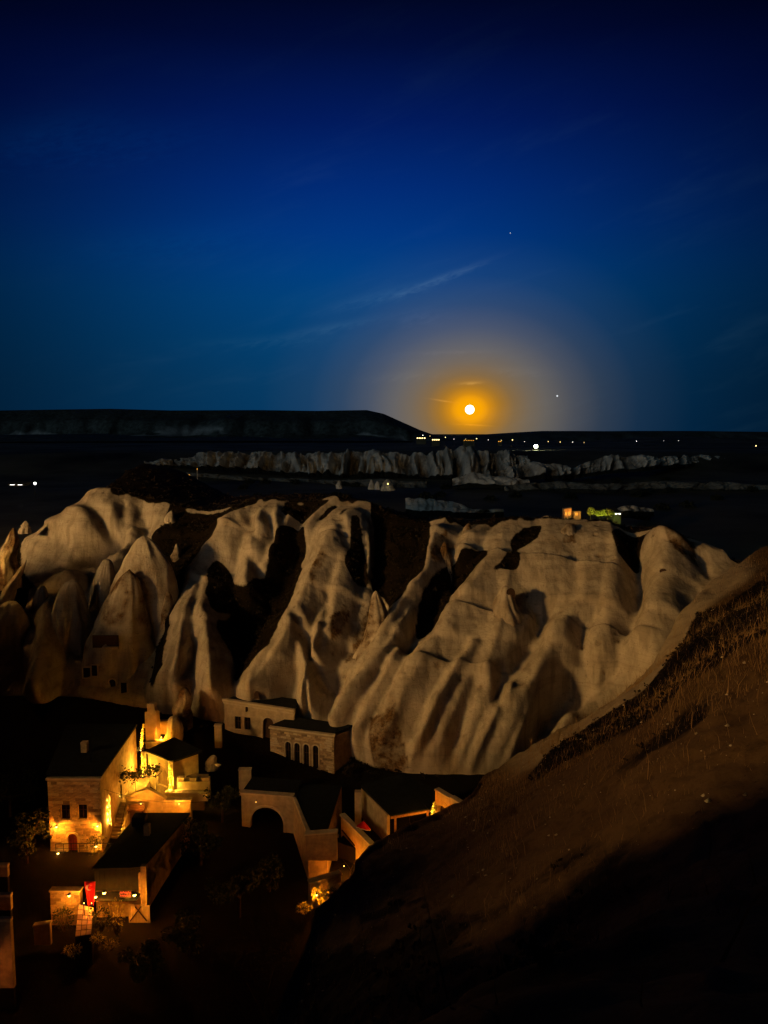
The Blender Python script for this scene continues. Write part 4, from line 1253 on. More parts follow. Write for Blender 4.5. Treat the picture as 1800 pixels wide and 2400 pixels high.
# railing in front of the house
rl = empty('railing', (0, 0, 0)); tag(rl, 'dark metal railing along the yard in front of the stone house', 'railing')
ra, rb = at(130, 1978, 66.8), at(276, 1976, 67.4)
rl.location = ra
dv_ = rb - ra
tube('rail', rl, 'iron', (0, 0, 0), tuple(dv_), 0.035); tube('rail', rl, 'iron', (0, 0, -0.45), tuple(dv_ + np.array([0, 0, -0.45])), 0.02)
for k in range(9):
    q = dv_ * k / 8
    tube('post', rl, 'iron', (q[0], q[1], -1.0 - q[2]), (q[0], q[1], q[2] + 0.02), 0.028)

# ---- steps between the house and the chapel
st = empty('stone_steps', (0, 0, 0)); s0, s1 = at(268, 1966, 70.8), at(284, 1876, 74.9)
st.location = (s0[0], s0[1], 0); tag(st, 'flight of worn stone steps climbing beside the two-window stone house', 'steps')
NS = 11
for k in range(NS):
    t = k / NS
    x = (s1[0] - s0[0]) * t; y = (s1[1] - s0[1]) * t; z = s0[2] + (s1[2] - s0[2]) * (k + 1) / NS
    box('step', st, 'trim_stone' if k % 3 else 'plaster', x - 0.62, x + 0.62, y, y + 0.40, z - 0.45, z + rng.uniform(-.01, .01))
box('landing', st, 'plaster', s1[0] - s0[0] - 1.0, s1[0] - s0[0] + 1.6, s1[1] - s0[1] + 0.05, s1[1] - s0[1] + 6.0, 0.2, s1[2] + 0.01)
sw = empty('stair_wall', (0, 0, 0)); tag(sw, 'low lit stone wall along the right side of the steps', 'wall')
a_, b__ = at(283, 1968, 70.4), at(303, 1876, 74.9)
prism('wall', sw, 'plaster', [(a_[0], a_[1]), (a_[0] + 0.3, a_[1]), (b__[0] + 0.3, b__[1]), (b__[0], b__[1])], -0.4, [a_[2] + 0.5, a_[2] + 0.5, b__[2] + 0.45, b__[2] + 0.45])
tube('handrail', sw, 'iron', (a_[0], a_[1], a_[2] + 1.1), (b__[0], b__[1], b__[2] + 1.1), 0.03)

# ---- chapel-like building with the black flat roof
FP = [(-22.3, 77.0), (-25.8, 79.6), (-23.6, 82.4), (-20.2, 79.3)]
ch = empty('chapel', (FP[0][0], FP[0][1], 1.0)); tag(ch, 'small stone building with black flat roof and arched front lit by corner plants', 'building')
L0 = [(p[0] - FP[0][0], p[1] - FP[0][1]) for p in FP]
cr = math.atan2(L0[0][1] - L0[1][1], L0[0][0] - L0[1][0])
fr = empty('chapel_tmp', (0, 0, 0)); bpy.data.objects.remove(fr)
fw_len = math.hypot(*L0[1])
fw = panel('front_wall', ch, 'plaster', rect(0, 0, fw_len, 4.2), [arch(fw_len * 0.36, 1.0, 1.7, 2.2)], 0.35)
fw.location = (L0[1][0], L0[1][1], 0); fw.rotation_euler = (0, 0, cr)
bk = panel('blind_arch', ch, 'mortar', arch(fw_len * 0.36, 1.0, 1.7, 2.2), (), 0.05, 0.22); bk.location = fw.location; bk.rotation_euler = fw.rotation_euler
inn = [(L0[0][0] - 0.25, L0[0][1] + 0.45), (L0[1][0] + 0.45, L0[1][1] + 0.15), L0[2], L0[3]]
prism('body', ch, 'plaster', [(L0[0][0] + 0.0, L0[0][1] + 0.36), (L0[1][0] + 0.32, L0[1][1] + 0.22), L0[2], L0[3]], -0.4, 4.15)
prism('roof', ch, 'tar_roof', [(L0[0][0] + .05, L0[0][1] - .2), (L0[1][0] - .2, L0[1][1]), (L0[2][0] - .1, L0[2][1] + .2), (L0[3][0] + .45, L0[3][1])], 4.21, [4.36, 4.36, 4.6, 4.5])
cp_ = panel('coping', ch, 'trim_stone', rect(-0.1, 4.0, fw_len + 0.2, 0.18), (), 0.1, -0.1); cp_.location = fw.location; cp_.rotation_euler = fw.rotation_euler

vine(at(332, 1758, 84.0) , 3.1, 110, 'tall bright uplit climber bending right above the black-roofed building', (0.35, 0), 0.3, 1)
vine(at(337, 1818, 79.1), 2.6, 120, 'bright uplit climber at the left corner of the black-roofed building', (0.0, 0), 0.34, 2)
vine(at(401, 1860, 76.6), 3.5, 150, 'bright uplit climber at the near corner of the black-roofed building', (0.0, 0), 0.36, 3)
vine(at(254, 1930, 70.6), 2.9, 70, 'uplit climber on the corner of the house wall by the steps', (-0.1, 0), 0.24, 4, toward=(0.2, -0.2))
vine(at(280, 1866, 74.6), 1.1, 90, 'short dazzling uplit climber at the top of the steps', (-0.1, 0), 0.26, 5, toward=(0.1, -0.25))
vine(at(278, 1832, 77.6), 2.4, 45, 'slim uplit climber against the long wall under the vine canopy', (0.0, 0), 0.2, 6, toward=(0.2, -0.2))
vine(at(264, 1832, 75.8), 1.6, 25, 'dim slim climber on the long wall left of the vine canopy', (0.0, 0), 0.18, 7, toward=(0.2, -0.2))

# vine canopy on a light frame over the lane
cn = empty('vine_canopy', at(318, 1850, 75.0)); tag(cn, 'dark leafy vine spread over a light frame above the lane', 'vine')
rs_ = np.random.RandomState(9)
n = 620
lx_ = rs_.uniform(-2.3, 2.5, n)
leaf_mesh('foliage', cn, 'leaf_dark', np.stack([lx_, rs_.normal(size=n) * 0.55, 1.55 + 0.18 * np.abs(lx_ + 0.5) * 0.4 + rs_.normal(size=n) * 0.22 + 0.4 * (lx_ > 0.8)], 1), 0.15, 10)
for k in range(5):
    tube('cane', cn, 'bark', (-2.2 + k * 1.1, -0.5, 1.5), (-1.8 + k * 1.1, 0.7, 1.62), 0.03)
tube('frame_bar', cn, 'iron', (-2.3, -0.5, 1.46), (2.6, -0.5, 1.7), 0.03); tube('frame_bar', cn, 'iron', (-2.3, 0.6, 1.5), (2.6, 0.6, 1.7), 0.03)
for xx in (0.15, 2.3):
    tube('frame_post', cn, 'iron', (xx, -0.5, -0.9), (xx, -0.5, 1.6), 0.03)

# gabled screen wall and the yard in front of it
P, Q = at(296, 1908, 73.6), at(388, 1900, 73.6)
loc, rz, W = facing(P, Q)
gw = empty('gabled_wall', loc, rz); tag(gw, 'low gabled stone wall with sloping coping, lit orange in the middle of the yard', 'wall')
hz_ = lambda py: float(at(340, py, 73.6)[2] - loc[2])
panel('wall', gw, 'plaster', [(0, -0.8), (W, -0.8), (W, hz_(1872)), (W * 0.55, hz_(1850)), (0, hz_(1870))], (), 0.3)
panel('coping', gw, 'trim_stone', [(-0.1, hz_(1872)), (W * 0.55, hz_(1852)), (W + 0.1, hz_(1874)), (W + 0.1, hz_(1870)), (W * 0.55, hz_(1847)), (-0.1, hz_(1867))], (), 0.42, -0.08)
panel('niche', gw, 'mortar', rect(W * 0.3, 0.30, 0.75, 0.3), (), 0.03, -0.03)
bn = empty('garden_bench', at(316, 1905, 72.6)); tag(bn, 'dark rounded bench with a curved back in front of the gabled wall', 'bench')
box('seat', bn, 'wood_dark', -0.7, 0.9, -0.25, 0.25, 0.30, 0.36); box('backrest', bn, 'wood_dark', -0.7, 0.9, 0.22, 0.28, 0.36, 0.8)
for xx in (-0.6, 0.8):
    box('leg', bn, 'wood_dark', xx - 0.04, xx + 0.04, -0.2, 0.2, 0.0, 0.3)
# stepped terrace walls on the right of the chapel
def wall_px(name, label, x0, x1, ytop, ybot, D, mat='plaster', th=0.5, cope=True, cat='wall', ytop2=None, D2=None):
    P, Q = at(x0, ybot, D), at(x1, ybot, D2 or D)
    loc, rz, W = facing(P, Q)
    r_ = empty(name, loc, rz); tag(r_, label, cat)
    h1 = float(at(x0, ytop, D)[2] - loc[2]); h2 = float(at(x1, ytop2 or ytop, D2 or D)[2] - loc[2])
    panel('wall', r_, mat, [(0, -0.7), (W, -0.7), (W, h2), (0, h1)], (), th)
    if cope:
        panel('coping', r_, 'trim_stone', [(-0.06, h1), (W + 0.06, h2), (W + 0.06, h2 + 0.12), (-0.06, h1 + 0.12)], (), th + 0.16, -0.08)
    return r_, loc, rz, W, h1, h2


wall_px('terrace_wall', 'upper terrace wall right of the black-roofed building', 412, 486, 1822, 1850, 78.2)
tw = wall_px('terrace_wall', 'crenellated terrace wall below the upper terrace wall', 416, 492, 1832, 1858, 76.6, cope=False)[0]
for k, (a, b) in enumerate(((0.0, 0.7), (1.3, 2.0), (2.6, 3.4))):
    box('merlon', tw, 'plaster', a, b, 0.0, 0.5, 1.28, 1.62)
wall_px('terrace_wall', 'long low terrace wall ending at a square stone block', 388, 478, 1860, 1884, 75.2)
wall_px('terrace_wall', 'front terrace wall lit orange above the long black roof', 383, 448, 1878, 1912, 73.4)
bx_ = empty('stone_block', at(478, 1868, 74.6)); tag(bx_, 'square pale stone block at the end of the low terrace wall', 'block')
raw('block', *box_mesh(-0.45, 0.45, -0.4, 0.4, -0.3, 0.5), MATS['trim_stone'], bx_)
# lit upper yard under the rock
wall_px('yard_wall', 'bright parapet wall of the upper yard under the rock', 342, 404, 1742, 1768, 85.2, ytop2=1738)
wall_px('yard_wall', 'orange lit back wall of the upper yard beside the carved pillar', 362, 402, 1690, 1745, 87.6, cope=False)
cpill = empty('carved_pillar', at(359, 1742, 86.8)); tag(cpill, 'orange lit carved rock pillar above the upper yard', 'pillar')
prism('shaft', cpill, 'plaster', [(-0.75, -0.4), (0.65, -0.5), (0.75, 0.5), (-0.7, 0.6)], -0.5, [4.0, 4.2, 3.8, 3.6]); prism('capital', cpill, 'plaster', [(-0.5, -0.25), (0.4, -0.3), (0.45, 0.35), (-0.45, 0.4)], [3.9, 4.1, 3.7, 3.55], 4.9)
wall_lamp(at(378, 1728, 85.9), 120, 'lamp lighting the upper yard under the carved pillar', r=0.06)
wall_lamp(at(352, 1776, 81.0), 60, 'lamp above the blind arch of the black-roofed building', r=0.05)
wall_lamp(at(330, 1884, 72.4), 75, 'lamp at the foot of the gabled wall', r=0.05)
wall_lamp(at(420, 1884, 72.7), 70, 'lamp on the front terrace wall', r=0.05)
wall_lamp(at(259, 1902, 73.4), 55, 'small lamp on the long house wall lighting the stone steps', r=0.05)
sr = empty('shed_roof', at(307, 1760, 83.0)); tag(sr, 'small black lean-to roof against the long house wall', 'roof')
prism('roof_slab', sr, 'tar_roof', [(-1.0, -0.6), (0.9, -0.6), (0.9, 0.8), (-1.0, 0.8)], 0, 0.14); box('post', sr, 'wood_dark', 0.7, 0.8, -0.5, -0.4, -2.4, -0.002)

# ---- house under the big black roof (its right wall runs down towards the viewer)
FP = [(-24.6, 61.0), (-20.6, 61.2), (-18.9, 70.2), (-23.6, 70.2)]
bh = empty('flat_roof_house', (FP[0][0], FP[0][1], -2.2)); tag(bh, 'long house with a big black flat roof below the steps', 'house')
L0 = [(p[0] - FP[0][0], p[1] - FP[0][1]) for p in FP]
prism('wall', bh, 'ashlar', L0, -0.6, 5.1); prism('roof', bh, 'tar_roof', [(L0[0][0] - .2, L0[0][1] - .2), (L0[1][0] + .05, L0[1][1] - .2), (L0[2][0] + .05, L0[2][1] + .1), (L0[3][0] - .2, L0[3][1] + .1)], 5.11, 5.3)
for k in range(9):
    box('shade_board', bh, 'tar_roof', -0.02 + k * 0.44, 0.40 + k * 0.44, -0.06, 0.03, 3.2, 5.08)  # black boards added: the upper wall's shade put into colour
box('canopy', bh, 'tar_roof', -0.5, 3.9, -1.3, -0.01, 3.05, 3.15)
box('pilaster', bh, 'mortar', 4.0, 4.45, -0.35, 0.03, -0.5, 5.6); box('pilaster', bh, 'plaster', 3.78, 3.95, -0.30, 0.02, -0.5, 4.9)
for k, (px_, py_, pw, lb) in enumerate(((162, 2099, 40, 'left lamp of the lower yard on the pale wall'), (244, 2092, 60, 'brightest lamp of the lower yard among the bare stems'),
                                       (224, 2102, 25, 'smaller lamp beside the red flag'), (315, 2097, 55, 'lamp beside the red neon sign'))):
    wall_lamp(at(px_, py_, 59.3), pw * 3.0, lb, r=0.14 if k in (1, 3) else 0.11)
# red neon sign (two short lines, too blurred to read)
ns = empty('neon_sign', at(281, 2102, 59.5)); tag(ns, 'red neon sign with two short glowing lines beside the right lamp', 'sign')
box('board', ns, 'wood_dark', -0.05, 0.92, 0.04, 0.08, -0.08, 0.55)
rs_ = random.Random(4)
for row, (z0, h_) in enumerate(((0.30, 0.2), (0.04, 0.17))):
    x = 0.02
    while x < 0.82:
        w1 = rs_.uniform(0.07, 0.13)
        tube('neon_tube', ns, 'neon_red', (x, 0, z0), (x + w1 * 0.5, 0, z0 + h_ * rs_.uniform(.6, 1)), 0.02)
        tube('neon_tube', ns, 'neon_red', (x + w1 * 0.5, 0, z0 + h_ * 0.8), (x + w1, 0, z0 + rs_.uniform(0, .05)), 0.02)
        x += w1 + 0.035
# pale yard wall with lamp, flag, red-lit paving, bushes
yw = wall_px('yard_wall', 'pale coursed wall at the left of the lower yard', 120, 190, 2090, 2150, 60.2, mat='ashlar')
stones(yw[0], rect(0, 0, yw[3], yw[4]), [], 0.6, 0.28, 8)
fl = empty('flag', at(205, 2068, 59.2)); tag(fl, 'red flag with a pale crescent hanging over the lower yard', 'flag')
tube('flag_pole', fl, 'iron', (-0.4, 0, 0.1), (0.9, 0, 0.1), 0.02)
V, Fc = [], []
for i in range(13):
    for j in range(17):
        u, v = i / 12, j / 16
        V.append((-0.28 + 0.95 * u * (1 - 0.35 * v) + 0.15 * v, 0.09 * math.sin(u * 9 + v * 2) * (0.4 + v), 0.08 - 2.05 * v))
for i in range(12):
    for j in range(16):
        a = i * 17 + j
        Fc.append((a, a + 17, a + 18, a + 1))
fc_ = raw('cloth', V, Fc, MATS['red_cloth'], fl, True); fc_.modifiers.new('thickness', 'SOLIDIFY').thickness = 0.012
cre = [(0.26 * math.cos(a), 0.26 * math.sin(a)) for a in np.linspace(0.6, 5.7, 18)]; cre2 = [(0.09 + 0.2 * math.cos(a), 0.2 * math.sin(a)) for a in np.linspace(5.5, 0.8, 18)]
cm_ = panel('crescent', fl, 'white_cloth', cre + cre2, (), 0.012, -0.16); cm_.location = (0.16, 0, -0.36)
added_light(fl, (0.45, -0.45, -1.5), 3, 0.08, (1.0, 0.10, 0.03))
pv = empty('paved_ramp', (0, 0, 0)); tag(pv, 'red-orange lit paved ramp in the middle of the lower yard', 'ramp')
ra_, rb_, rc_, rd_ = at(176, 2196, 56.2), at(214, 2190, 56.2), at(220, 2128, 59.0), at(184, 2120, 59.0)
prism('bed', pv, 'earth', [p[:2] for p in (ra_, rb_, rc_, rd_)], -3.2, [p[2] for p in (ra_, rb_, rc_, rd_)])
for i in range(6):
    for j in range(3):
        f0, f1, g0, g1 = i / 6 + .012, (i + 1) / 6 - .012, j / 3 + .02, (j + 1) / 3 - .02
        L_ = lambda f, g: (ra_ * (1 - g) + rb_ * g) * (1 - f) + (rd_ * (1 - g) + rc_ * g) * f
        q4 = [L_(f0, g0), L_(f0, g1), L_(f1, g1), L_(f1, g0)]
        prism('slab', pv, ('ashlar', 'plaster', 'trim_stone')[(i * 2 + j) % 3], [p[:2] for p in q4], [p[2] + 0.004 for p in q4], [p[2] + 0.04 + rng.uniform(0, .03) for p in q4])
added_light(pv, tuple((rc_ + rd_) / 2 + np.array([0.2, -0.9, 0.9])), 22, 0.2, (1.0, 0.22, 0.05))


def bush(P, rx, h, label, seed, mat='leaf_dark', stems=6, leaves=420, size=0.09, group='bushes in the yards'):
    rs_ = np.random.RandomState(seed)
    r_ = empty('bush', P); tag(r_, label, 'bush', group)
    d = rs_.normal(size=(leaves, 3)); d /= np.linalg.norm(d, axis=1, keepdims=True)
    d *= (0.55 + 0.45 * rs_.rand(leaves, 1))
    lump = 1 + 0.3 * np.sin(d[:, 0:1] * 5 + seed) * np.cos(d[:, 1:2] * 4)
    d *= lump
    leaf_mesh('foliage', r_, mat, d * np.array([rx, rx * 0.7, h * 0.5]) + np.array([0, 0, h * 0.55]), size, seed)
    for k in range(stems):
        a = k * 2.4
        tube('stem', r_, 'bark', (0.08 * math.cos(a), 0.05 * math.sin(a), -0.1), (rx * 0.6 * math.cos(a), rx * 0.4 * math.sin(a), h * (0.7 + 0.3 * rs_.rand())), 0.03, 0.01)
    return r_


bush(at(150, 2180, 58.0), 0.85, 1.9, 'round dark bush left of the red-lit ramp', 11)
bush(at(238, 2180, 57.8), 0.9, 2.0, 'dark leafy bush right of the red-lit ramp', 12)
bush(at(272, 2186, 58.2), 0.95, 3.0, 'tall thin bush with bare stems under the brightest yard lamp', 13, 'leaf_yellow', 11, 170, 0.10)
bush(at(230, 2210, 55.6), 0.6, 0.8, 'low pale bush at the foot of the red-lit ramp', 14, 'leaf_yellow', 4, 150)
bush(at(260, 2225, 55.0), 0.7, 0.8, 'low pale bush at the bottom right of the lower yard', 15, 'leaf_yellow', 4, 160)
bush(at(170, 2238, 54.6), 0.9, 0.7, 'low brown bush at the bottom of the lower yard', 16, 'leaf_yellow', 4, 160)
wall_px('yard_wall', 'low pale wall with a dark sloping rail at the left of the lower yard', 80, 118, 2172, 2196, 57.4, ytop2=2166, th=0.3)
# timber lean-to under the right lamp
le = empty('lean_to', at(318, 2150, 60.4)); tag(le, 'pale boarded lean-to with crossed dark braces under the right lamp', 'lean-to')
for k in range(7):
    box('board', le, 'trim_stone', -0.6 + k * 0.26, -0.36 + k * 0.26, 0.02 + 0.01 * (k % 2), 0.08, -0.6, 1.15 - 0.02 * k)
for s_ in (-1, 1):
    tube('brace', le, 'wood_dark', (0.25 - s_ * 0.7, -0.05, -0.3), (0.25 + s_ * 0.25, -0.05, 1.0), 0.05)
# dim house at the left edge of the frame
le_ = empty('edge_house', at(-60, 2300, 53.0)); tag(le_, 'dim orange stepped house cut by the left edge of the frame', 'house')
xo = le_.location
for k, (px1, yt, yb, D, mt) in enumerate(((24, 2160, 2310, 52.0, 'mortar'), (24, 2102, 2128, 56.5, 'mortar'), (17, 2032, 2050, 60.0, 'mortar'))):
    t1, b1, t0 = at(px1, yt, D), at(px1, yb, D), at(-160, yt, D)
    box('wall', le_, mt, t0[0] - xo[0], t1[0] - xo[0], D - xo[1], D - xo[1] + 0.35, b1[2] - xo[2] - 0.2, t1[2] - xo[2])
    box('wall_base', le_, 'earth', t0[0] - xo[0], t1[0] - xo[0] - 0.05, D - xo[1] + 0.02, D - xo[1] + 0.33, b1[2] - xo[2] - 3.5, b1[2] - xo[2] - 0.202)
    box('parapet', le_, 'trim_stone', t0[0] - xo[0], t1[0] - xo[0] + 0.06, D - xo[1] - 0.08, D - xo[1] + 0.3, t1[2] - xo[2] + 0.002, t1[2] - xo[2] + 0.22)
wall_lamp((-28.8, 49.4, 1.6), 45, 'reddish lamp lighting the dim house at the left edge', colour=(1.0, 0.24, 0.03))

box('chimney', bh, 'mortar', 2.6, 3.1, 5.0, 5.5, 5.31, 6.3)
box('water_tank', bh, 'tar_roof', 1.0, 2.2, 6.6, 7.6, 5.31, 6.2)
# ---- four-arched stone house
P, Q = atz(634, 1796, 0.0), atz(784, 1818, 0.0)
loc, rz, W = facing(P, Q)
H = 4.75
e = empty('arcade_house', loc, rz); tag(e, 'coursed stone house with a row of four tall arched windows', 'house')
ws = W / 150.0
aw = 0.70
holes = [arch((px_ - 634) * ws - aw / 2, 0.62, aw, 2.75, 10) for px_ in (677, 698, 719.5, 741)]
panel('front_wall', e, 'mortar', rect(0, -0.6, W, H + 0.6), holes, 0.4)
stones(e, rect(0, -0.3, W, H + 0.1), [rect(holes[0][0][0] - 0.06, 0.5, holes[3][1][0] - holes[0][0][0] + 0.12, 2.95)], 0.60, 0.28, 21)
for h in holes:
    window(e, h, 0.0, bars=True, d=0.12)
box('sill', e, 'trim_stone', holes[0][0][0] - 0.3, holes[3][1][0] + 0.3, -0.16, -0.02, 0.40, 0.58)
box('cornice', e, 'trim_stone', -0.1, W + 0.1, -0.16, 0.3, H + 0.002, H + 0.2)
prism('body', e, 'mortar', [(0.0, 0.402), (W, 0.402), (W + 1.2, 2.6), (1.0, 2.6)], -0.6, H - 0.02)
prism('roof', e, 'tar_roof', [(-0.02, 0.31), (W + 0.02, 0.31), (W + 1.25, 2.7), (1.6, 2.9)], H + 0.20, [H + 0.26, H + 0.26, H + 0.5, H + 0.6])

# ---- plain house behind it with the long cornice
P, Q = at(528, 1752, 90.6), at(690, 1779, 88.6)
loc, rz, W = facing(P, Q)
loc[2] = 2.0
fh = empty('cornice_house', loc, rz); tag(fh, 'plastered house built against the cliff with a long stone cornice and arched doorway', 'house')
ws = W / 162.0
zt0, zt1 = float(at(528, 1648, 90.6)[2] - 2.0), float(at(690, 1674, 88.6)[2] - 2.0)
fx = lambda px: (px - 528) * ws
fz = lambda px, py: float(at(px, py, 90.6 - 2.0 * (px - 528) / 162)[2] - 2.0)
hs_ = [rect(fx(552), fz(560, 1709), fx(567) - fx(552), fz(560, 1679) - fz(560, 1709)), rect(fx(575), fz(582, 1711), fx(589.5) - fx(575), fz(582, 1681) - fz(582, 1711))]
dh = arch(fx(618), 0.05, fx(643) - fx(618), fz(630, 1682) - 0.05)
panel('front_wall', fh, 'plaster', [(0, -0.4), (W, -0.4), (W, zt1), (0, zt0)], hs_ + [dh], 0.4)
for h in hs_:
    window(fh, h, 0.0, trim='plaster', d=0.06)
panel('door', fh, 'wood_dark', dh, (), 0.06, 0.25)
panel('door_surround', fh, 'trim_stone', grow(dh, 0.14), [dh], 0.10, -0.06)
for k in range(3):
    o_ = 0.002 * k
    panel('cornice', fh, ('trim_stone', 'plaster', 'trim_stone')[k], [(-0.1 - 0.05 * k, zt0 + 0.2 * k + o_), (W + 0.1, zt1 + 0.2 * k + o_), (W + 0.1, zt1 + 0.2 * k + 0.2), (-0.1 - 0.05 * k, zt0 + 0.2 * k + 0.2)], (), 0.5, -0.10 - 0.07 * k)
prism('roof', fh, 'tar_roof', [(0, 0.02), (W, 0.02), (W, 3.0), (0, 3.0)], [zt0 + .45, zt1 + .45, zt1 + .45, zt0 + .45], [zt0 + .56, zt1 + .56, zt1 + .7, zt0 + .7])
box('spout', fh, 'wood_dark', fx(580), fx(583), -0.3, 0.1, zt0 - 0.75, zt0 - 0.2)
for k in range(5):
    box('step', fh, 'trim_stone', fx(606) - 0.05 * k, fx(633), -0.35 - 0.35 * k, -0.35 * k - 0.003, -0.9, -0.02 - 0.20 * k)

# ---- house with the big arch
P, Q = at(567, 1945, 73.4), at(688, 1953, 72.6)
loc, rz, W = facing(P, Q)
loc[2] = -0.2
ah = empty('arch_house', loc, rz); tag(ah, 'stone house with one wide dark archway below the four-arched house', 'house')
H = 3.7
big = arch(W * 0.17, -0.3, W * 0.64, 2.75, 14)
panel('front_wall', ah, 'plaster', rect(0, -0.8, W, H + 0.8), [big], 0.5)
panel('arch_ring', ah, 'trim_stone', grow(big, 0.2), [big], 0.12, -0.07)
box('coping', ah, 'trim_stone', -0.08, W + 0.05, -0.12, 0.6, H + 0.002, H + 0.16)
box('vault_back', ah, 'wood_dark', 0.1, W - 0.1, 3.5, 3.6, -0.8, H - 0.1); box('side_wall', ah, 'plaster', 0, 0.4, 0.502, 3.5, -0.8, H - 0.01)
box('roof', ah, 'tar_roof', 0, W, 0.602, 3.6, H, H + 0.1)
FP = [(-9.1, 72.5), (-6.9, 65.4), (-5.2, 65.9), (-4.4, 75.3), (-8.8, 75.6)]
dh_ = empty('dark_roof_house', (*FP[1], -1.0)); tag(dh_, 'low house with a black roof right of the wide archway', 'house')
L0 = [(p[0] - FP[1][0], p[1] - FP[1][1]) for p in FP]
prism('wall', dh_, 'mortar', L0, -1.5, 4.3); prism('roof', dh_, 'tar_roof', [(L0[0][0] + .35, L0[0][1]), (L0[1][0] + .35, L0[1][1] + .6), (L0[2][0], L0[2][1] + .6), L0[3], L0[4]], 4.302, 4.45)
prism('coping', dh_, 'trim_stone', [L0[0], L0[1], (L0[1][0] + .33, L0[1][1]), (L0[0][0] + .33, L0[0][1])], 4.303, 4.56)
panel('parapet', dh_, 'ashlar', [(0.0, 4.303), (2.8, 4.303), (2.8, 4.5), (0.0, 4.5)], (), 0.3, -0.02)
wall_px('yard_wall', 'brown wall stub at the corner in front of the low black roof', 716, 790, 1958, 2000, 64.6, mat='mortar', ytop2=1952)

wall_lamp(at(600, 1880, 71.6), 9, 'faint lamp on the wall of the wide archway', r=0.04)
# ---- terrace with the timber pergola
FPr = [(0.6, 67.1), (4.4, 68.4), (5.0, 72.2), (2.0, 75.0), (-2.3, 72.8)]
pg = empty('pergola', (0.6, 67.1, 1.4)); tag(pg, 'black-roofed timber pergola on square posts over a terrace', 'pergola')
L0 = [(p[0] - 0.6, p[1] - 67.1) for p in FPr]
prism('roof', pg, 'tar_roof', L0, 3.0, [3.12, 3.12, 3.2, 3.5, 3.35])
prism('beam', pg, 'wood_warm', [(L0[0][0], L0[0][1] - .1), (L0[1][0], L0[1][1] - .1), (L0[1][0], L0[1][1] + .08), (L0[0][0], L0[0][1] + .08)], 2.78, 2.995)
for t in (0.12, 0.93):
    x, y = L0[0][0] + (L0[1][0] - L0[0][0]) * t, L0[0][1] + (L0[1][1] - L0[0][1]) * t
    box('post', pg, 'wood_warm', x - 0.11, x + 0.11, y + 0.09, y + 0.31, -0.4, 2.99)
prism('floor', pg, 'earth', [(-5, 1), (0.5, -2.5), (6, -1), (7, 5), (2, 8), (-3, 6)], -1.6, -0.05)
prism('side_wall', pg, 'plaster', [(L0[4][0], L0[4][1]), (L0[0][0] - .3, L0[0][1] + .35), (L0[0][0] - .05, L0[0][1] + .5), (L0[4][0] + .3, L0[4][1])], -0.2, 2.96)
pil = at(841, 1890, 71.4)
box('pillar', pg, 'trim_stone', pil[0] - 1.0, pil[0] - 0.35, pil[1] - 67.1 - .3, pil[1] - 67.1 + .3, -0.5, 3.35)
a_, b__ = at(799, 1912, 69.7), at(874, 1988, 64.0)
loc, rz, W = facing(a_, b__)
loc = np.array([a_[0], a_[1], 0.0])
tw2 = empty('terrace_wall', loc, rz); tag(tw2, 'tall orange lit terrace wall running towards the viewer below the pergola', 'wall')
panel('wall', tw2, 'plaster', [(0, -3.5), (W, -3.5), (W, b__[2]), (0, a_[2])], (), 0.35)
panel('coping', tw2, 'trim_stone', [(-0.1, a_[2]), (W + .1, b__[2]), (W + .1, b__[2] + .16), (-0.1, a_[2] + .16)], (), 0.55, -0.1)
tube('pipe', tw2, 'iron', (0.3, -0.05, a_[2] - 1.3), (3.0, -0.05, b__[2] - 1.5), 0.05)
ni = arch(W * 0.30, -2.6, 1.1, 1.5); panel('niche', tw2, 'trim_stone', ni, (), 0.03, -0.03)
lp_ = wall_lamp((0, 0, 0), 130, 'lamp in the pale niche of the terrace wall', r=0.05)
lp_.location = at(806, 2030, 65.4)
wl = wall_px('yard_wall', 'lit rough wall with an overgrown foot below the terrace', 728, 800, 2072, 2115, 61.6, mat='ashlar', ytop2=2049, D2=63.0)
stones(wl[0], [(0, 0), (wl[3], 0), (wl[3], wl[4]), (0, wl[4])], [], 0.55, 0.3, 31)
bush(at(748, 2118, 60.3), 0.75, 1.3, 'bright leafy bush at the foot of the lit rough wall', 41, 'leaf_yellow', 6, 300)
bush(at(712, 2140, 59.6), 0.7, 0.8, 'low leafy bush left of the lit rough wall', 42, 'leaf_yellow', 5, 220)
bush(at(778, 2106, 60.8), 0.6, 0.9, 'small dark bush right of the lit rough wall', 43, 'leaf_dark', 5, 200)
wall_lamp(at(742, 2098, 59.7), 90, 'lamp hidden in the bush below the lit rough wall', r=0.07)
# red parasol, folded
um = empty('parasol', at(852, 1958, 67.4)); tag(um, 'half-closed red parasol with a pale hem on the terrace', 'parasol')
V, Fc = [(0, 0, 1.45)], []
for i in range(16):
    a = i / 16 * 2 * math.pi; r_ = 0.62 + 0.10 * (i % 2)
    V.append((r_ * math.cos(a), r_ * 0.8 * math.sin(a), 0.75 + 0.25 * math.cos(a + 2.4)))
Fc = [(0, 1 + i, 1 + (i + 1) % 16) for i in range(16)]
cn_ = raw('canopy', V, Fc, MATS['red_cloth'], um); cn_.modifiers.new('thickness', 'SOLIDIFY').thickness = 0.02
Vh, Fh = [], []
for i in range(16):
    for dz in (0, -0.07):
        Vh.append((V[1 + i][0] * 1.02, V[1 + i][1] * 1.02, V[1 + i][2] + dz - 0.01))
Fh = [(2 * i, 2 * ((i + 1) % 16), 2 * ((i + 1) % 16) + 1, 2 * i + 1) for i in range(16)]
hm = raw('hem', Vh, Fh, MATS['white_cloth'], um); hm.modifiers.new('thickness', 'SOLIDIFY').thickness = 0.02
tube('pole', um, 'wood_warm', (0, 0, -0.3), (0, 0, 1.5), 0.03)
added_light(pg, (L0[0][0] + 0.6, L0[0][1] - 1.4, 1.2), 40, 0.1)
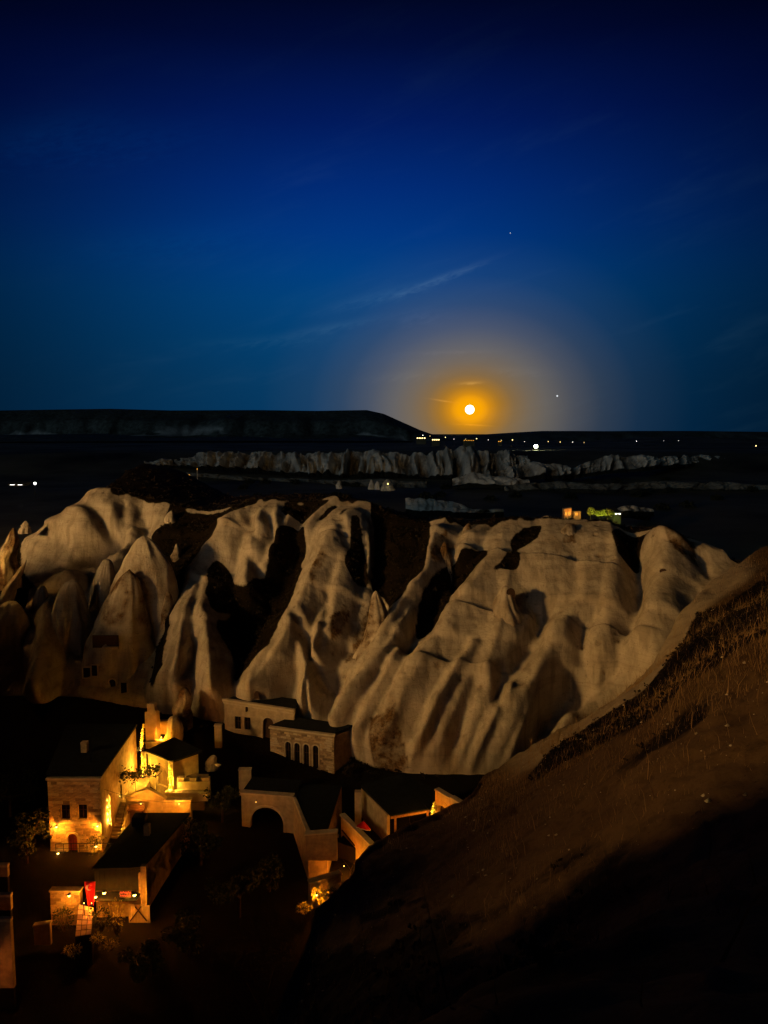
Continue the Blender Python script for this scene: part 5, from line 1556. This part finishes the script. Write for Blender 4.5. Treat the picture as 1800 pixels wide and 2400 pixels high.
wall_lamp(at(996, 1936, 66.8), 30, 'small lamp at the right end of the pergola terrace', r=0.05)
# arcaded wall right of the pergola
a_, b__ = at(1020, 1852, 72.3), at(1100, 1898, 68.3)
P = np.array([a_[0], a_[1], 1.6]); loc, rz, W = facing(P, b__)
aw_ = empty('arcade_wall', P, rz); tag(aw_, 'stepped stone wall with two dark arches right of the pergola', 'wall')
h1, h2 = a_[2] - 1.6, b__[2] - 1.6
ar = [arch(0.35, -0.4, 1.5, 2.0), arch(2.55, -0.4, 1.3, 2.0)]
panel('wall', aw_, 'plaster', [(0, -1), (W, -1), (W, h2), (W * 0.45, h2 + 0.1), (W * 0.45, h1), (0, h1)], ar, 0.45)
panel('coping', aw_, 'trim_stone', [(-0.05, h1), (W * 0.45 + .05, h1), (W * 0.45 + .05, h1 + .14), (-0.05, h1 + .14)], (), 0.62, -0.09)
panel('coping', aw_, 'trim_stone', [(W * 0.45 + 0.06, h2 + 0.1), (W + .05, h2), (W + .05, h2 + .14), (W * 0.45 + 0.06, h2 + .24)], (), 0.62, -0.09)
for a in ar:
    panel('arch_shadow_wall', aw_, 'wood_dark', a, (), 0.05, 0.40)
added_light(aw_, (1.2, -1.6, 1.6), 60, 0.1)
vine(at(1012, 1932, 66.9), 2.2, 55, 'bright yellow uplit column plant between the pergola and the arcaded wall', (0.25, 0), 0.3, 51, 240, (-0.15, -0.3))
# white post on the hill lip
wp = empty('white_post', at(1147, 1880, 66)); tag(wp, 'small white post at the edge of the hillside right of the arcaded wall', 'post')
tube('shaft', wp, 'pale_sheet', (0, 0, -0.6), (0, 0, 0.9), 0.12, 0.10); tube('cap', wp, 'pale_sheet', (0, 0, 0.901), (0, 0, 1.0), 0.15, 0.05)
# boundary wall in the dark middle ground with its lit end
wall_px('lane_wall', 'dim low wall corner beside the steps under the four-arched house', 560, 588, 1806, 1850, 78.0, mat='plaster')
wall_px('gate_post', 'dim pale gate post left of the plastered cornice house', 503, 519, 1702, 1740, 86.5, mat='plaster', cat='post')

# ---- dark garden trees in the lanes
def tree(P, h, r, label, seed, mat='leaf_dark'):
    rs_ = np.random.RandomState(seed)
    r_ = empty('garden_tree', P); tag(r_, label, 'tree', 'dark garden trees in the lanes')
    n = 900
    k = 9
    cc = rs_.normal(size=(k, 3)) * np.array([r * .45, r * .45, h * .14]) + np.array([0, 0, h * .68])
    idx = rs_.randint(0, k, n)
    dd_ = rs_.normal(size=(n, 3)); dd_ /= np.linalg.norm(dd_, axis=1, keepdims=True)
    leaf_mesh('crown', r_, mat, cc[idx] + dd_ * (0.5 + 0.5 * rs_.rand(n, 1)) * r * 0.42, 0.14, seed)
    tube('trunk', r_, 'bark', (0, 0, -0.4), (0.1, 0, h * 0.55), 0.14, 0.08)
    for j in range(5):
        tube('limb', r_, 'bark', (0.1, 0, h * 0.45), tuple(cc[j]), 0.06, 0.02)
    return r_


for i, (px_, py_, D, h_, r__, lb) in enumerate(((470, 2000, 67, 3.6, 1.8, 'dark garden tree in the lane right of the long black roof'), (520, 1890, 74, 3.4, 1.5, 'dark garden tree left of the wide archway'),
        (560, 2110, 61, 3.8, 1.9, 'dark garden tree in the middle of the lower lane'), (440, 2190, 57, 3.2, 1.7, 'dark garden tree at the bottom centre of the lanes'), (630, 2040, 64, 3.0, 1.6, 'dark garden tree in front of the wide archway'),
        (60, 1960, 67, 4.2, 2.0, 'dark garden tree left of the two-window stone house'), (20, 1850, 73, 4.6, 2.2, 'dark garden tree at the left edge of the frame'), (350, 2250, 55, 2.6, 1.5, 'dark garden tree below the lower yard'))):
    p = at(px_, py_, D)
    tree((p[0], p[1], gz(p[0], p[1])), h_, r__, lb, 300 + i)

# overhead cable across the lane
ca, cb = np.array(at(244, 1850, 68.5)), np.array(at(560, 1862, 73.0))
cab = empty('overhead_cable', ca); tag(cab, 'thin sagging cable from the two-window stone house to the wide archway house', 'cable')
prev = np.zeros(3)
for k in range(1, 13):
    q = (cb - ca) * k / 12; q[2] -= 1.1 * 4 * (k / 12) * (1 - k / 12)
    tube('cable_length', cab, 'iron', tuple(prev), tuple(q), 0.018, None, 5); prev = q
# ================================================================== FREE-STANDING ROCKS
def rock_cone(name, apex, base_l, base_r, D, label, seed, cat='rock', lean=0.0, power=0.6, stain=0.4, depth=1.0, group=None, skirt=1.0, lumps=0.27, profile=None, mat='tuff', scrub=0.0):
    """fairy chimney: apex and base corners as seen in the frame, at distance D"""
    A = at(*apex, D); L = at(*base_l, D); Rr = at(*base_r, D)
    cx, z0 = (L[0] + Rr[0]) / 2, min(L[2], Rr[2])
    r0 = (Rr[0] - L[0]) / 2
    hgt = A[2] - z0
    nu, nv = 64, 56
    u = np.linspace(0, 2 * np.pi, nu); v = np.linspace(-0.15 * skirt, 1, nv)
    VV, UU = np.meshgrid(v, u)
    f = np.clip(VV, 0, 1)
    if profile is None:
        rr = (1 - f ** 1.15) ** power
    else:
        pv = np.array(profile, float); rr = np.interp(f, pv[:, 0], pv[:, 1])
    rr = np.maximum(rr, 0.0) * r0
    cu, su = np.cos(UU), np.sin(UU)
    z = z0 + hgt * VV
    n1 = fbm(cu * 1.3 + seed, su * 1.3, f * 2.2, seed=seed, octv=4)
    n2 = fbm(cu * 3.0 + seed, su * 3.0, f * 1.1, seed=seed + 3, octv=3)
    rdg = 0.5 - np.abs(2 * fbm(cu * 2.2 + seed, su * 2.2, f * 0.7 * max(1, hgt / 8), seed=seed + 11, octv=3))
    rr = rr * (1 + 0.25 * (rdg - 0.3) * (1 - 0.5 * f)) * (1 + lumps * 2.2 * n1 + lumps * 1.3 * n2) + 0.05 * fbm(cu * 9, su * 9, f * 12, seed=seed + 4) * (f < 0.98)
    xc = cx + (A[0] - cx) * f + lean * np.sin(f * np.pi) * r0
    xc = xc + r0 * 0.55 * fbm(f * 2.6 + seed, f * 0, seed=seed + 13, octv=3) * np.sin(np.pi * np.clip(f, 0, 1)) 
    X = xc + rr * cu; Y = D + rr * su * depth
    me = mesh_np(name, np.stack([X, Y, z], -1).reshape(-1, 3) - np.array([cx, D, z0]), grid_faces(nu, nv))
    bm = bmesh.new(); bm.from_mesh(me); bmesh.ops.remove_doubles(bm, verts=bm.verts, dist=0.004); bmesh.ops.recalc_face_normals(bm, faces=bm.faces); bm.to_mesh(me); bm.free()
    co = np.zeros(len(me.vertices) * 3); me.vertices.foreach_get('co', co); co = co.reshape(-1, 3)
    point_attr(me, 'scrub', np.full(len(co), scrub))
    sv_ = fbm(co[:, 0] * 0.35 + seed, co[:, 1] * 0.35, co[:, 2] * 0.35, seed=seed + 7)
    point_attr(me, 'stain', np.clip(stain * 2 * smooth(0.0, 0.2, sv_ + 0.1 * stain), 0, 1))
    o = link(name, me, MATS[mat], None, True)
    o.location = (cx, D, z0)
    return tag(o, label, cat, group)


GRP = 'fairy chimneys on the slope'
rock_cone('rock_cone', (337, 1254), (240, 1470), (424, 1470), 103, 'broad pale rock cone standing above the cave-windowed one', 600, 'rock', 0.0, 0.8, 0.25, 0.8, None, 1.0, 0.15,
          [(0, 0.95), (0.25, 0.88), (0.45, 0.78), (0.6, 0.66), (0.75, 0.50), (0.87, 0.33), (0.95, 0.19), (1, 0.0)])
rock_cone('rock_cone', (303, 1334), (196, 1712), (392, 1712), 99, 'brown-shouldered rock cone with cave windows cut into its foot', 601, 'rock', -0.25, 0.8, 0.7, 0.9, None, 1.0, 0.22,
          [(0, 0.92), (0.2, 0.90), (0.35, 0.86), (0.5, 0.78), (0.62, 0.66), (0.75, 0.50), (0.86, 0.36), (0.95, 0.20), (1, 0.0)])
rock_cone('rock_cone', (392, 1384), (352, 1540), (424, 1520), 101, 'small rock cone wedged right of the big cone', 602, stain=0.9, group=GRP)
rock_cone('rock_cone', (470, 1278), (432, 1372), (480, 1360), 113, 'small pale cone with a brown crust in the dark gully', 603, stain=1.0, group=GRP)
rock_cone('rock_cone', (414, 1274), (398, 1336), (432, 1330), 115, 'small dark-crusted cone left of the pale one in the gully', 604, stain=1.0, group=GRP)
rock_cone('rock_cone', (402, 1196), (372, 1262), (420, 1262), 122, 'pale crusted stump on the rim of the left hill', 607, group=GRP, power=0.6, stain=0.8)
rock_cone('rock_cone', (880, 1384), (780, 1640), (885, 1600), 97, 'tall rounded fin with a large brown weathered face', 608, stain=1.1, group=GRP, power=0.62, lean=0.35)
rock_cone('rock_cone', (1098, 1226), (1066, 1306), (1116, 1300), 109.5, 'hooded rock with a crusted face on the cliff rim', 610, power=0.55, stain=1.0, group=GRP)
rock_cone('rock_cone', (1042, 1268), (1008, 1360), (1062, 1350), 106, 'pointed brown-faced rock below the rim', 611, stain=1.2, group=GRP, power=0.8)
rock_cone('rock_cone', (1186, 1372), (1130, 1530), (1236, 1520), 96.5, 'rounded hood of rock with a dark hollow on the broad face', 612, power=0.6, stain=0.3, group=GRP)
rock_cone('rock_cone', (1334, 1226), (1300, 1300), (1362, 1300), 107.5, 'crusted knob on the rim of the broad right face', 613, power=0.5, stain=1.0, group=GRP)
rock_cone('rock_cone', (1398, 1238), (1368, 1300), (1430, 1300), 107, 'smooth rounded knob right of the crusted one on the rim', 614, power=0.5, stain=0.3, group=GRP)
rock_cone('rock_cone', (1480, 1230), (1448, 1262), (1510, 1258), 112, 'low pale hump behind the right end of the rim', 615, power=0.5, stain=0.2, group=GRP)
rock_cone('rock_cone', (1284, 1208), (1255, 1226), (1310, 1226), 126, 'low grey hump just behind the rim', 616, power=0.5, stain=0.1, group=GRP)
rock_cone('rock_cone', (168, 1360), (108, 1580), (226, 1560), 103, 'rounded cone with a lit left side on the far left slope', 624, power=0.40, stain=0.2, group=GRP)
rock_cone('rock_cone', (98, 1372), (72, 1500), (126, 1490), 105, 'slim rounded cone left of the lit rounded one', 625, power=0.40, stain=0.2, group=GRP)
rock_cone('rock_cone', (22, 1408), (-40, 1590), (80, 1580), 101, 'dim broad cone at the bottom of the far left slope', 626, power=0.40, stain=0.3, group=GRP)
rock_cone('rock_cone', (250, 1310), (218, 1440), (282, 1430), 107, 'small cone tucked left of the broad pale cone', 627, power=0.40, stain=0.2, group=GRP)
# golden spire at the left edge
rock_cone('rock_spire', (32, 1236), (-22, 1360), (44, 1352), 106, 'golden lit rugged spire at the left edge of the frame', 621, 'rock', power=0.7, stain=1.0, lumps=0.42, lean=-0.1)
rock_cone('rock_cone', (60, 1220), (44, 1246), (72, 1246), 118, 'small pale pinnacle behind the golden spire', 622, stain=0.2, group=GRP)
rock_cone('rock_cone', (62, 1312), (-16, 1424), (24, 1424), 103, 'thin pale slanting ridge below the golden spire', 623, stain=0.3, group=GRP, power=0.8)
spl = empty('rock_spotlight', at(-36, 1352, 101.5)); tag(spl, 'spotlight just left of the frame lighting the golden spire', 'lamp')
tube('housing', spl, 'iron', (0, 0, -0.3), (0, 0, 0), 0.2); tube('lens', spl, 'bulb_yellow', (0, 0, 0.002), (0, 0, 0.04), 0.15)
lamp_light(spl, (0.5, 0.4, 2.2), 170, 0.2, (1.0, 0.50, 0.10))
# tumbled blocks above the upper yard
rock_cone('boulder', (432, 1612), (404, 1694), (450, 1694), 88.5, 'large cracked boulder perched above the upper yard', 631, 'boulder', power=0.3, stain=0.6, lumps=0.2)
rock_cone('boulder', (408, 1678), (384, 1748), (430, 1744), 86.6, 'cracked boulder leaning below the perched one', 632, 'boulder', power=0.3, stain=0.6, lumps=0.2)
rock_cone('boulder', (500, 1770), (482, 1796), (512, 1798), 80.0, 'pale boulder in the dark lane beside a small dish', 633, 'boulder', power=0.4, stain=0.3, lumps=0.2)
dish = empty('satellite_dish', at(512, 1802, 79)); tag(dish, 'small pale satellite dish beside the boulder in the dark lane', 'dish')
bm = bmesh.new(); bmesh.ops.create_uvsphere(bm, u_segments=16, v_segments=10, radius=0.45)
bmesh.ops.delete(bm, geom=[v for v in bm.verts if v.co.z > -0.18], context='VERTS'); me = bpy.data.meshes.new('reflector'); bm.to_mesh(me); bm.free()
rf = link('reflector', me, MATS['pale_sheet'], dish, True); rf.location = (0, 0, 0.75); rf.rotation_euler = (R(-40), 0, 0)
tube('mast', dish, 'iron', (0, 0, -0.3), (0, 0, 0.4), 0.03); tube('arm', dish, 'iron', (0, 0, 0.35), (0, -0.35, 0.7), 0.015)

# cave windows cut into the big cone (dark recesses with worn surrounds)
def cave_opening(px, py, w_, h, D, label, arched=False):
    p = at(px, py, D)
    r_ = empty('cave_window', p); tag(r_, label, 'window', 'cave windows in the big cone')
    hole = arch(-w_ / 2, 0, w_, h) if arched else rect(-w_ / 2, 0, w_, h)
    panel('opening', r_, 'dark_glass', hole, (), 0.06, 0.0)
    panel('surround', r_, 'trim_stone', grow(hole, 0.14), [hole], 0.16, -0.06)


def ray_hit(px, py, names):
    dg = bpy.context.evaluated_depsgraph_get()
    d = Vector(ray(px, py)).normalized(); o = Vector((0, 0, CAMZ)) + d * 60
    ok, hit, nrm, _, ob, _ = scene.ray_cast(dg, o, d)
    return hit if ok else Vector(at(px, py, 95))


bpy.context.view_layer.update()
for (px_, py_, w_, h_, arc, lb) in ((264, 1616, 0.85, 1.35, True, 'left cave window low in the big cone'), (291, 1630, 0.75, 1.7, False, 'cave doorway right of the cave window in the big cone'),
                                    (204, 1588, 0.9, 1.3, False, 'dim cave window at the left flank of the big cone'), (222, 1584, 0.7, 1.4, False, 'second dim cave window at the left flank of the big cone')):
    hit = ray_hit(px_, py_ - 8, None)
    cave_opening(px_, py_, w_, h_, hit.y - 0.10, lb, arc)
hit = ray_hit(250, 1500, None)
ov = empty('cave_terrace', at(252, 1520, hit.y - 0.15)); tag(ov, 'dark carved recess with a ledge halfway up the big cone', 'recess')
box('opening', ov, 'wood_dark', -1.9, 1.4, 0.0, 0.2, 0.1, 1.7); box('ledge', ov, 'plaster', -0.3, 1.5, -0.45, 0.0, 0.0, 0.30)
hit = ray_hit(1196, 1392, None)
cvh = empty('cave_opening', at(1196, 1400, hit.y - 0.05)); tag(cvh, 'dark cave mouth under the rounded hood of rock', 'cave')
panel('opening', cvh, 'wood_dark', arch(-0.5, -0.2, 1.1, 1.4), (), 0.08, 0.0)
hit = ray_hit(1554, 1338, None)
cvh = empty('cave_opening', at(1554, 1345, hit.y - 0.05)); tag(cvh, 'small round dark hole in the rightmost buttress', 'cave')
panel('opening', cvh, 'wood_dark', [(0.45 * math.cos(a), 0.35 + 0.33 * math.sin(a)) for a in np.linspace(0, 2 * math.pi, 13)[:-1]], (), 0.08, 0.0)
hit = ray_hit(600, 1622, None)
cvh = empty('cave_opening', at(601, 1638, hit.y - 0.05)); tag(cvh, 'small arched dark opening above the long cornice', 'cave')
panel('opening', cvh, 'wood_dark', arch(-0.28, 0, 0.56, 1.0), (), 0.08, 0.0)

# ================================================================== FAR LIGHTS
emit('far_warm', (1.0, 0.74, 0.28), 4.0)
emit('far_white', (1.0, 0.97, 0.88), 5.0)
emit('far_gold', (1.0, 0.42, 0.05), 1.5)
emit('far_flood', (0.95, 1.0, 0.60), 60.0)


def far_lamp(px, py, D, label, h=8.0, r=1.0, mat='far_warm', group='far lit street lamps'):
    p = at(px, py, D)
    r_ = empty('street_lamp', (p[0], p[1], p[2] - h)); tag(r_, label, 'street lamp', group)
    tube('pole', r_, 'lamp_metal', (0, 0, -6), (0, 0, h - r), 0.22, 0.16, 6)
    bm = bmesh.new(); bmesh.ops.create_icosphere(bm, subdivisions=2, radius=r)
    me = bpy.data.meshes.new('lamp_globe'); bm.to_mesh(me); bm.free()
    g = link('lamp_globe', me, MATS[mat], r_, True); g.location = (0, 0, h)
    return r_


ORD = ['first', 'second', 'third', 'fourth', 'fifth', 'sixth', 'seventh', 'eighth', 'ninth', 'tenth', 'eleventh', 'twelfth', 'thirteenth', 'fourteenth']
for i, (px_, py_, r_) in enumerate(((991, 1020, .9), (1008, 1022, .6), (1044, 1025, 1.1), (1064, 1029, .6), (1091, 1029, .6), (1117, 1028, 1.3), (1145, 1031, .6), (1175, 1032, .7), (1201, 1031, 1.4), (1229, 1035, .7), (1285, 1035, 1.1), (1313, 1036, 1.2), (1342, 1036, 1.0), (1369, 1037, .7))):
    far_lamp(px_, py_, 1150, f'{ORD[i]} lamp from the left in the row of road lamps under the moon', 9.0, r_ * (0.55 if i < 9 else 0.42), 'far_warm' if i % 3 else 'far_white')
for i, (px_, py_, r_, lb, mt) in enumerate(((1492, 1034, 0.6, 'white lamp on the black rise right of the road lamps', 'far_white'), (1556, 1033, .3, 'faint lamp right of the white lamp on the black rise', 'far_white'), (1590, 1033, .45, 'pair-like white lamp farther right on the black rise', 'far_white'),
                                            (1772, 1045, 1.3, 'yellow lamp near the right edge of the frame', 'far_warm'), (124, 1080, .7, 'lone white lamp on the dark plain at the far left', 'far_white'))):
    far_lamp(px_, py_, 1120, lb, 6.0, r_ * 0.62, mt)


def far_shed(px0, px1, py, D, label, h, glow, name='lit_building', base=-8):
    a, b = at(px0, py, D), at(px1, py, D)
    r_ = empty(name, (a[0], a[1], a[2])); tag(r_, label, 'building', 'far lit buildings')
    W_ = b[0] - a[0]
    box('wall', r_, 'dark_plain', 0, W_, 0, 8, base, h)
    prism('roof', r_, 'dark_plain', [(-0.4, -0.5), (W_ + .4, -0.5), (W_ + .4, 8.5), (-.4, 8.5)], h + 0.02, [h + 0.3, h + 0.3, h + 1.2, h + 1.2])
    nwin = max(2, int(W_ / 3))
    for k in range(nwin):
        x = W_ * (k + 0.2) / nwin
        box('lit_window', r_, glow, x, x + W_ * 0.6 / nwin, -0.05, -0.01, h * 0.25, h * 0.8)
    return r_


far_shed(976, 998, 1029, 1150, 'left lit building under the mesa slope', 2.6, 'far_warm')
far_shed(1012, 1031, 1033, 1150, 'lit building right of the first under the mesa slope', 2.8, 'far_warm')
far_shed(1086, 1112, 1033, 1150, 'long low lit building below the moon', 0.9, 'far_gold')
far_shed(1167, 1176, 1036, 1150, 'tiny lit building midway along the road lamps', 1.6, 'far_gold')
fl_ = far_lamp(1256, 1046, 900, 'dazzling yellow-white floodlight at the end of the badlands', 8.0, 2.1, 'far_flood')
lamp_light(fl_, (0, -6, 4), 800, 1.0, (0.9, 1.0, 0.6))
# white-lit things on the left plain and the plateau
far_shed(20, 56, 1137, 420, 'long thin white-lit roof on the dark left plain', 0.35, 'far_white', base=-0.6)
far_lamp(82, 1133, 420, 'bright white lamp at the end of the thin white-lit roof', 3.0, 0.75, 'far_white')
for i, (px_, py0, py1, w_, lb) in enumerate(((433, 1114, 1126, 1.1, 'left of two small white-lit pillars on the dark plateau'), (444, 1114, 1124, .7, 'right of two small white-lit pillars on the dark plateau'), (463, 1100, 1130, .5, 'tall thin white-lit mast on the dark plateau'))):
    p = at(px_, py1, 240); q = at(px_, py0, 240)
    r_ = empty('lit_pillar', p); tag(r_, lb, 'pillar', 'white-lit pillars on the plateau')
    tube('shaft', r_, 'pale_sheet', (0, 0, -8), (0, 0, q[2] - p[2]), w_ * 0.35, w_ * 0.22, 8)
    tube('lamp_cap', r_, 'far_gold', (0, 0, q[2] - p[2] + .002), (0, 0, q[2] - p[2] + 0.3), w_ * 0.28, 0.05, 8)
fwp, fwq = at(443, 1189, 152), at(529, 1191, 152)
fw_ = empty('boundary_wall', fwp); tag(fw_, 'long thin white wall on the brown slope behind the left gully', 'wall')
dv_ = fwq - fwp
for k in range(8):
    a, b = dv_ * k / 8, dv_ * (k + 0.96) / 8
    prism('wall_panel', fw_, 'pale_sheet', [(a[0], a[1]), (b[0], b[1]), (b[0], b[1] + .25), (a[0], a[1] + .25)], [a[2] - 2, b[2] - 2] * 2, [a[2] + .55 + .1 * (k % 2), b[2] + .55, b[2] + .55, a[2] + .55 + .1 * (k % 2)])
wl_ = wall_lamp(at(474, 1192, 150), 90, 'lamp in the middle of the long thin white wall', r=0.10, colour=(1, .9, .75))
# lit house and green-lit trees beyond the right rim
oh = empty('lit_house', at(1322, 1210, 262)); tag(oh, 'orange lit house with a domed end beyond the right rim', 'house')
box('wall', oh, 'plaster', 0, 2.6, 0, 3, -8, 2.2)
rk = box('wing', oh, 'plaster', 3.4, 5.9, 0.5, 3, -8, 1.7); box('wing_roof', oh, 'tar_roof', 3.2, 6.1, 0.3, 3.2, 1.72, 1.9)
prism('gable', oh, 'plaster', [(0, 0), (2.6, 0), (2.6, 3), (0, 3)], 2.2, [2.5, 3.1, 3.1, 2.5])
for xx in (0.4, 1.5):
    box('window', oh, 'far_gold', xx, xx + 0.6, -0.06, -0.01, 0.4, 1.5)
box('window', oh, 'far_gold', 4.0, 4.9, 0.42, 0.49, 0.3, 1.1)
added_light(oh, (1.6, -2.2, 1.0), 110, 0.2, (1.0, 0.30, 0.02)); added_light(oh, (4.8, -1.4, 1.0), 40, 0.2, (1.0, 0.30, 0.02))
for i, (px_, py_, wv, hv_, lb) in enumerate(((1384, 1211, 1.5, 3.4, 'thin green-lit tree with a mast beyond the right rim'), (1406, 1212, 2.0, 2.4, 'bright yellow-green lit bush beyond the right rim'), (1424, 1211, 2.6, 2.6, 'broad green-lit tree beyond the right rim'))):
    tr = empty('lit_tree', at(px_, py_, 262)); tag(tr, lb, 'tree', 'green-lit trees beyond the rim')
    rs_ = np.random.RandomState(70 + i); n = 420
    d = rs_.normal(size=(n, 3)); d /= np.linalg.norm(d, axis=1, keepdims=True); d *= 0.5 + 0.5 * rs_.rand(n, 1)
    leaf_mesh('crown', tr, 'leaf_yellow', d * np.array([wv, wv * .7, hv_ * .5]) + np.array([0, 0, hv_ * .55]), 0.22, 80 + i)
    tube('trunk', tr, 'bark', (0, 0, -6), (0, 0, hv_ * .6), 0.12, 0.06)
    added_light(tr, (0.3, -wv - 0.6, 0.5), 90, 0.2, (0.72, 1.0, 0.16))
far_shed(1440, 1456, 1206, 262, 'small white-lit sheds right of the green-lit trees', 0.5, 'far_white')
# small lit tents of rock in the valley below the badlands
for i, (px_, py_, w_, hh_, lb) in enumerate(((795, 1139, 1.6, 4, 'small dim pale cone in the valley, leftmost of three'), (870, 1140, 1.5, 5, 'dim pale cone in the valley, second from the left'), (884, 1141, 1.4, 4.5, 'dim pale cone in the valley, third from the left'), (908, 1142, 3.2, 6, 'amber lit cone in the valley below the badlands'))):
    rock_cone('rock_cone', (px_, py_ - hh_ * 3.2), (px_ - w_ * 5, py_ + 4), (px_ + w_ * 5, py_ + 4), 440, lb, 640 + i, stain=0.2, group='small cones in the valley', mat='far_tuff')
wall_lamp(at(909, 1134, 432), 700, 'tiny lamp on the amber lit cone in the valley', r=0.35, group='far lit street lamps')
# dark trees between the valley rocks
plain('night_leaf', (0.022, 0.028, 0.018), 0.9, 0.5, 0.5)
rs_ = np.random.RandomState(55)
n_t = 0
TREES = []
for k in range(46):
    px_ = rs_.uniform(560, 1780); D = rs_.uniform(380, 640)
    TREES.append((px_, D))
tp = np.array([[at(p, 1150, D)[0], D, -0.6 + 6 * float(fbm(np.array([at(p, 1150, D)[0] * .012]), np.array([D * .012]), seed=101, octv=4)[0])] for p, D in TREES])
clumps('woodland', tp, np.full(len(tp), 4.5), MATS['night_leaf'], 'dark scattered trees on the valley floor', 77, 160, 0.22)
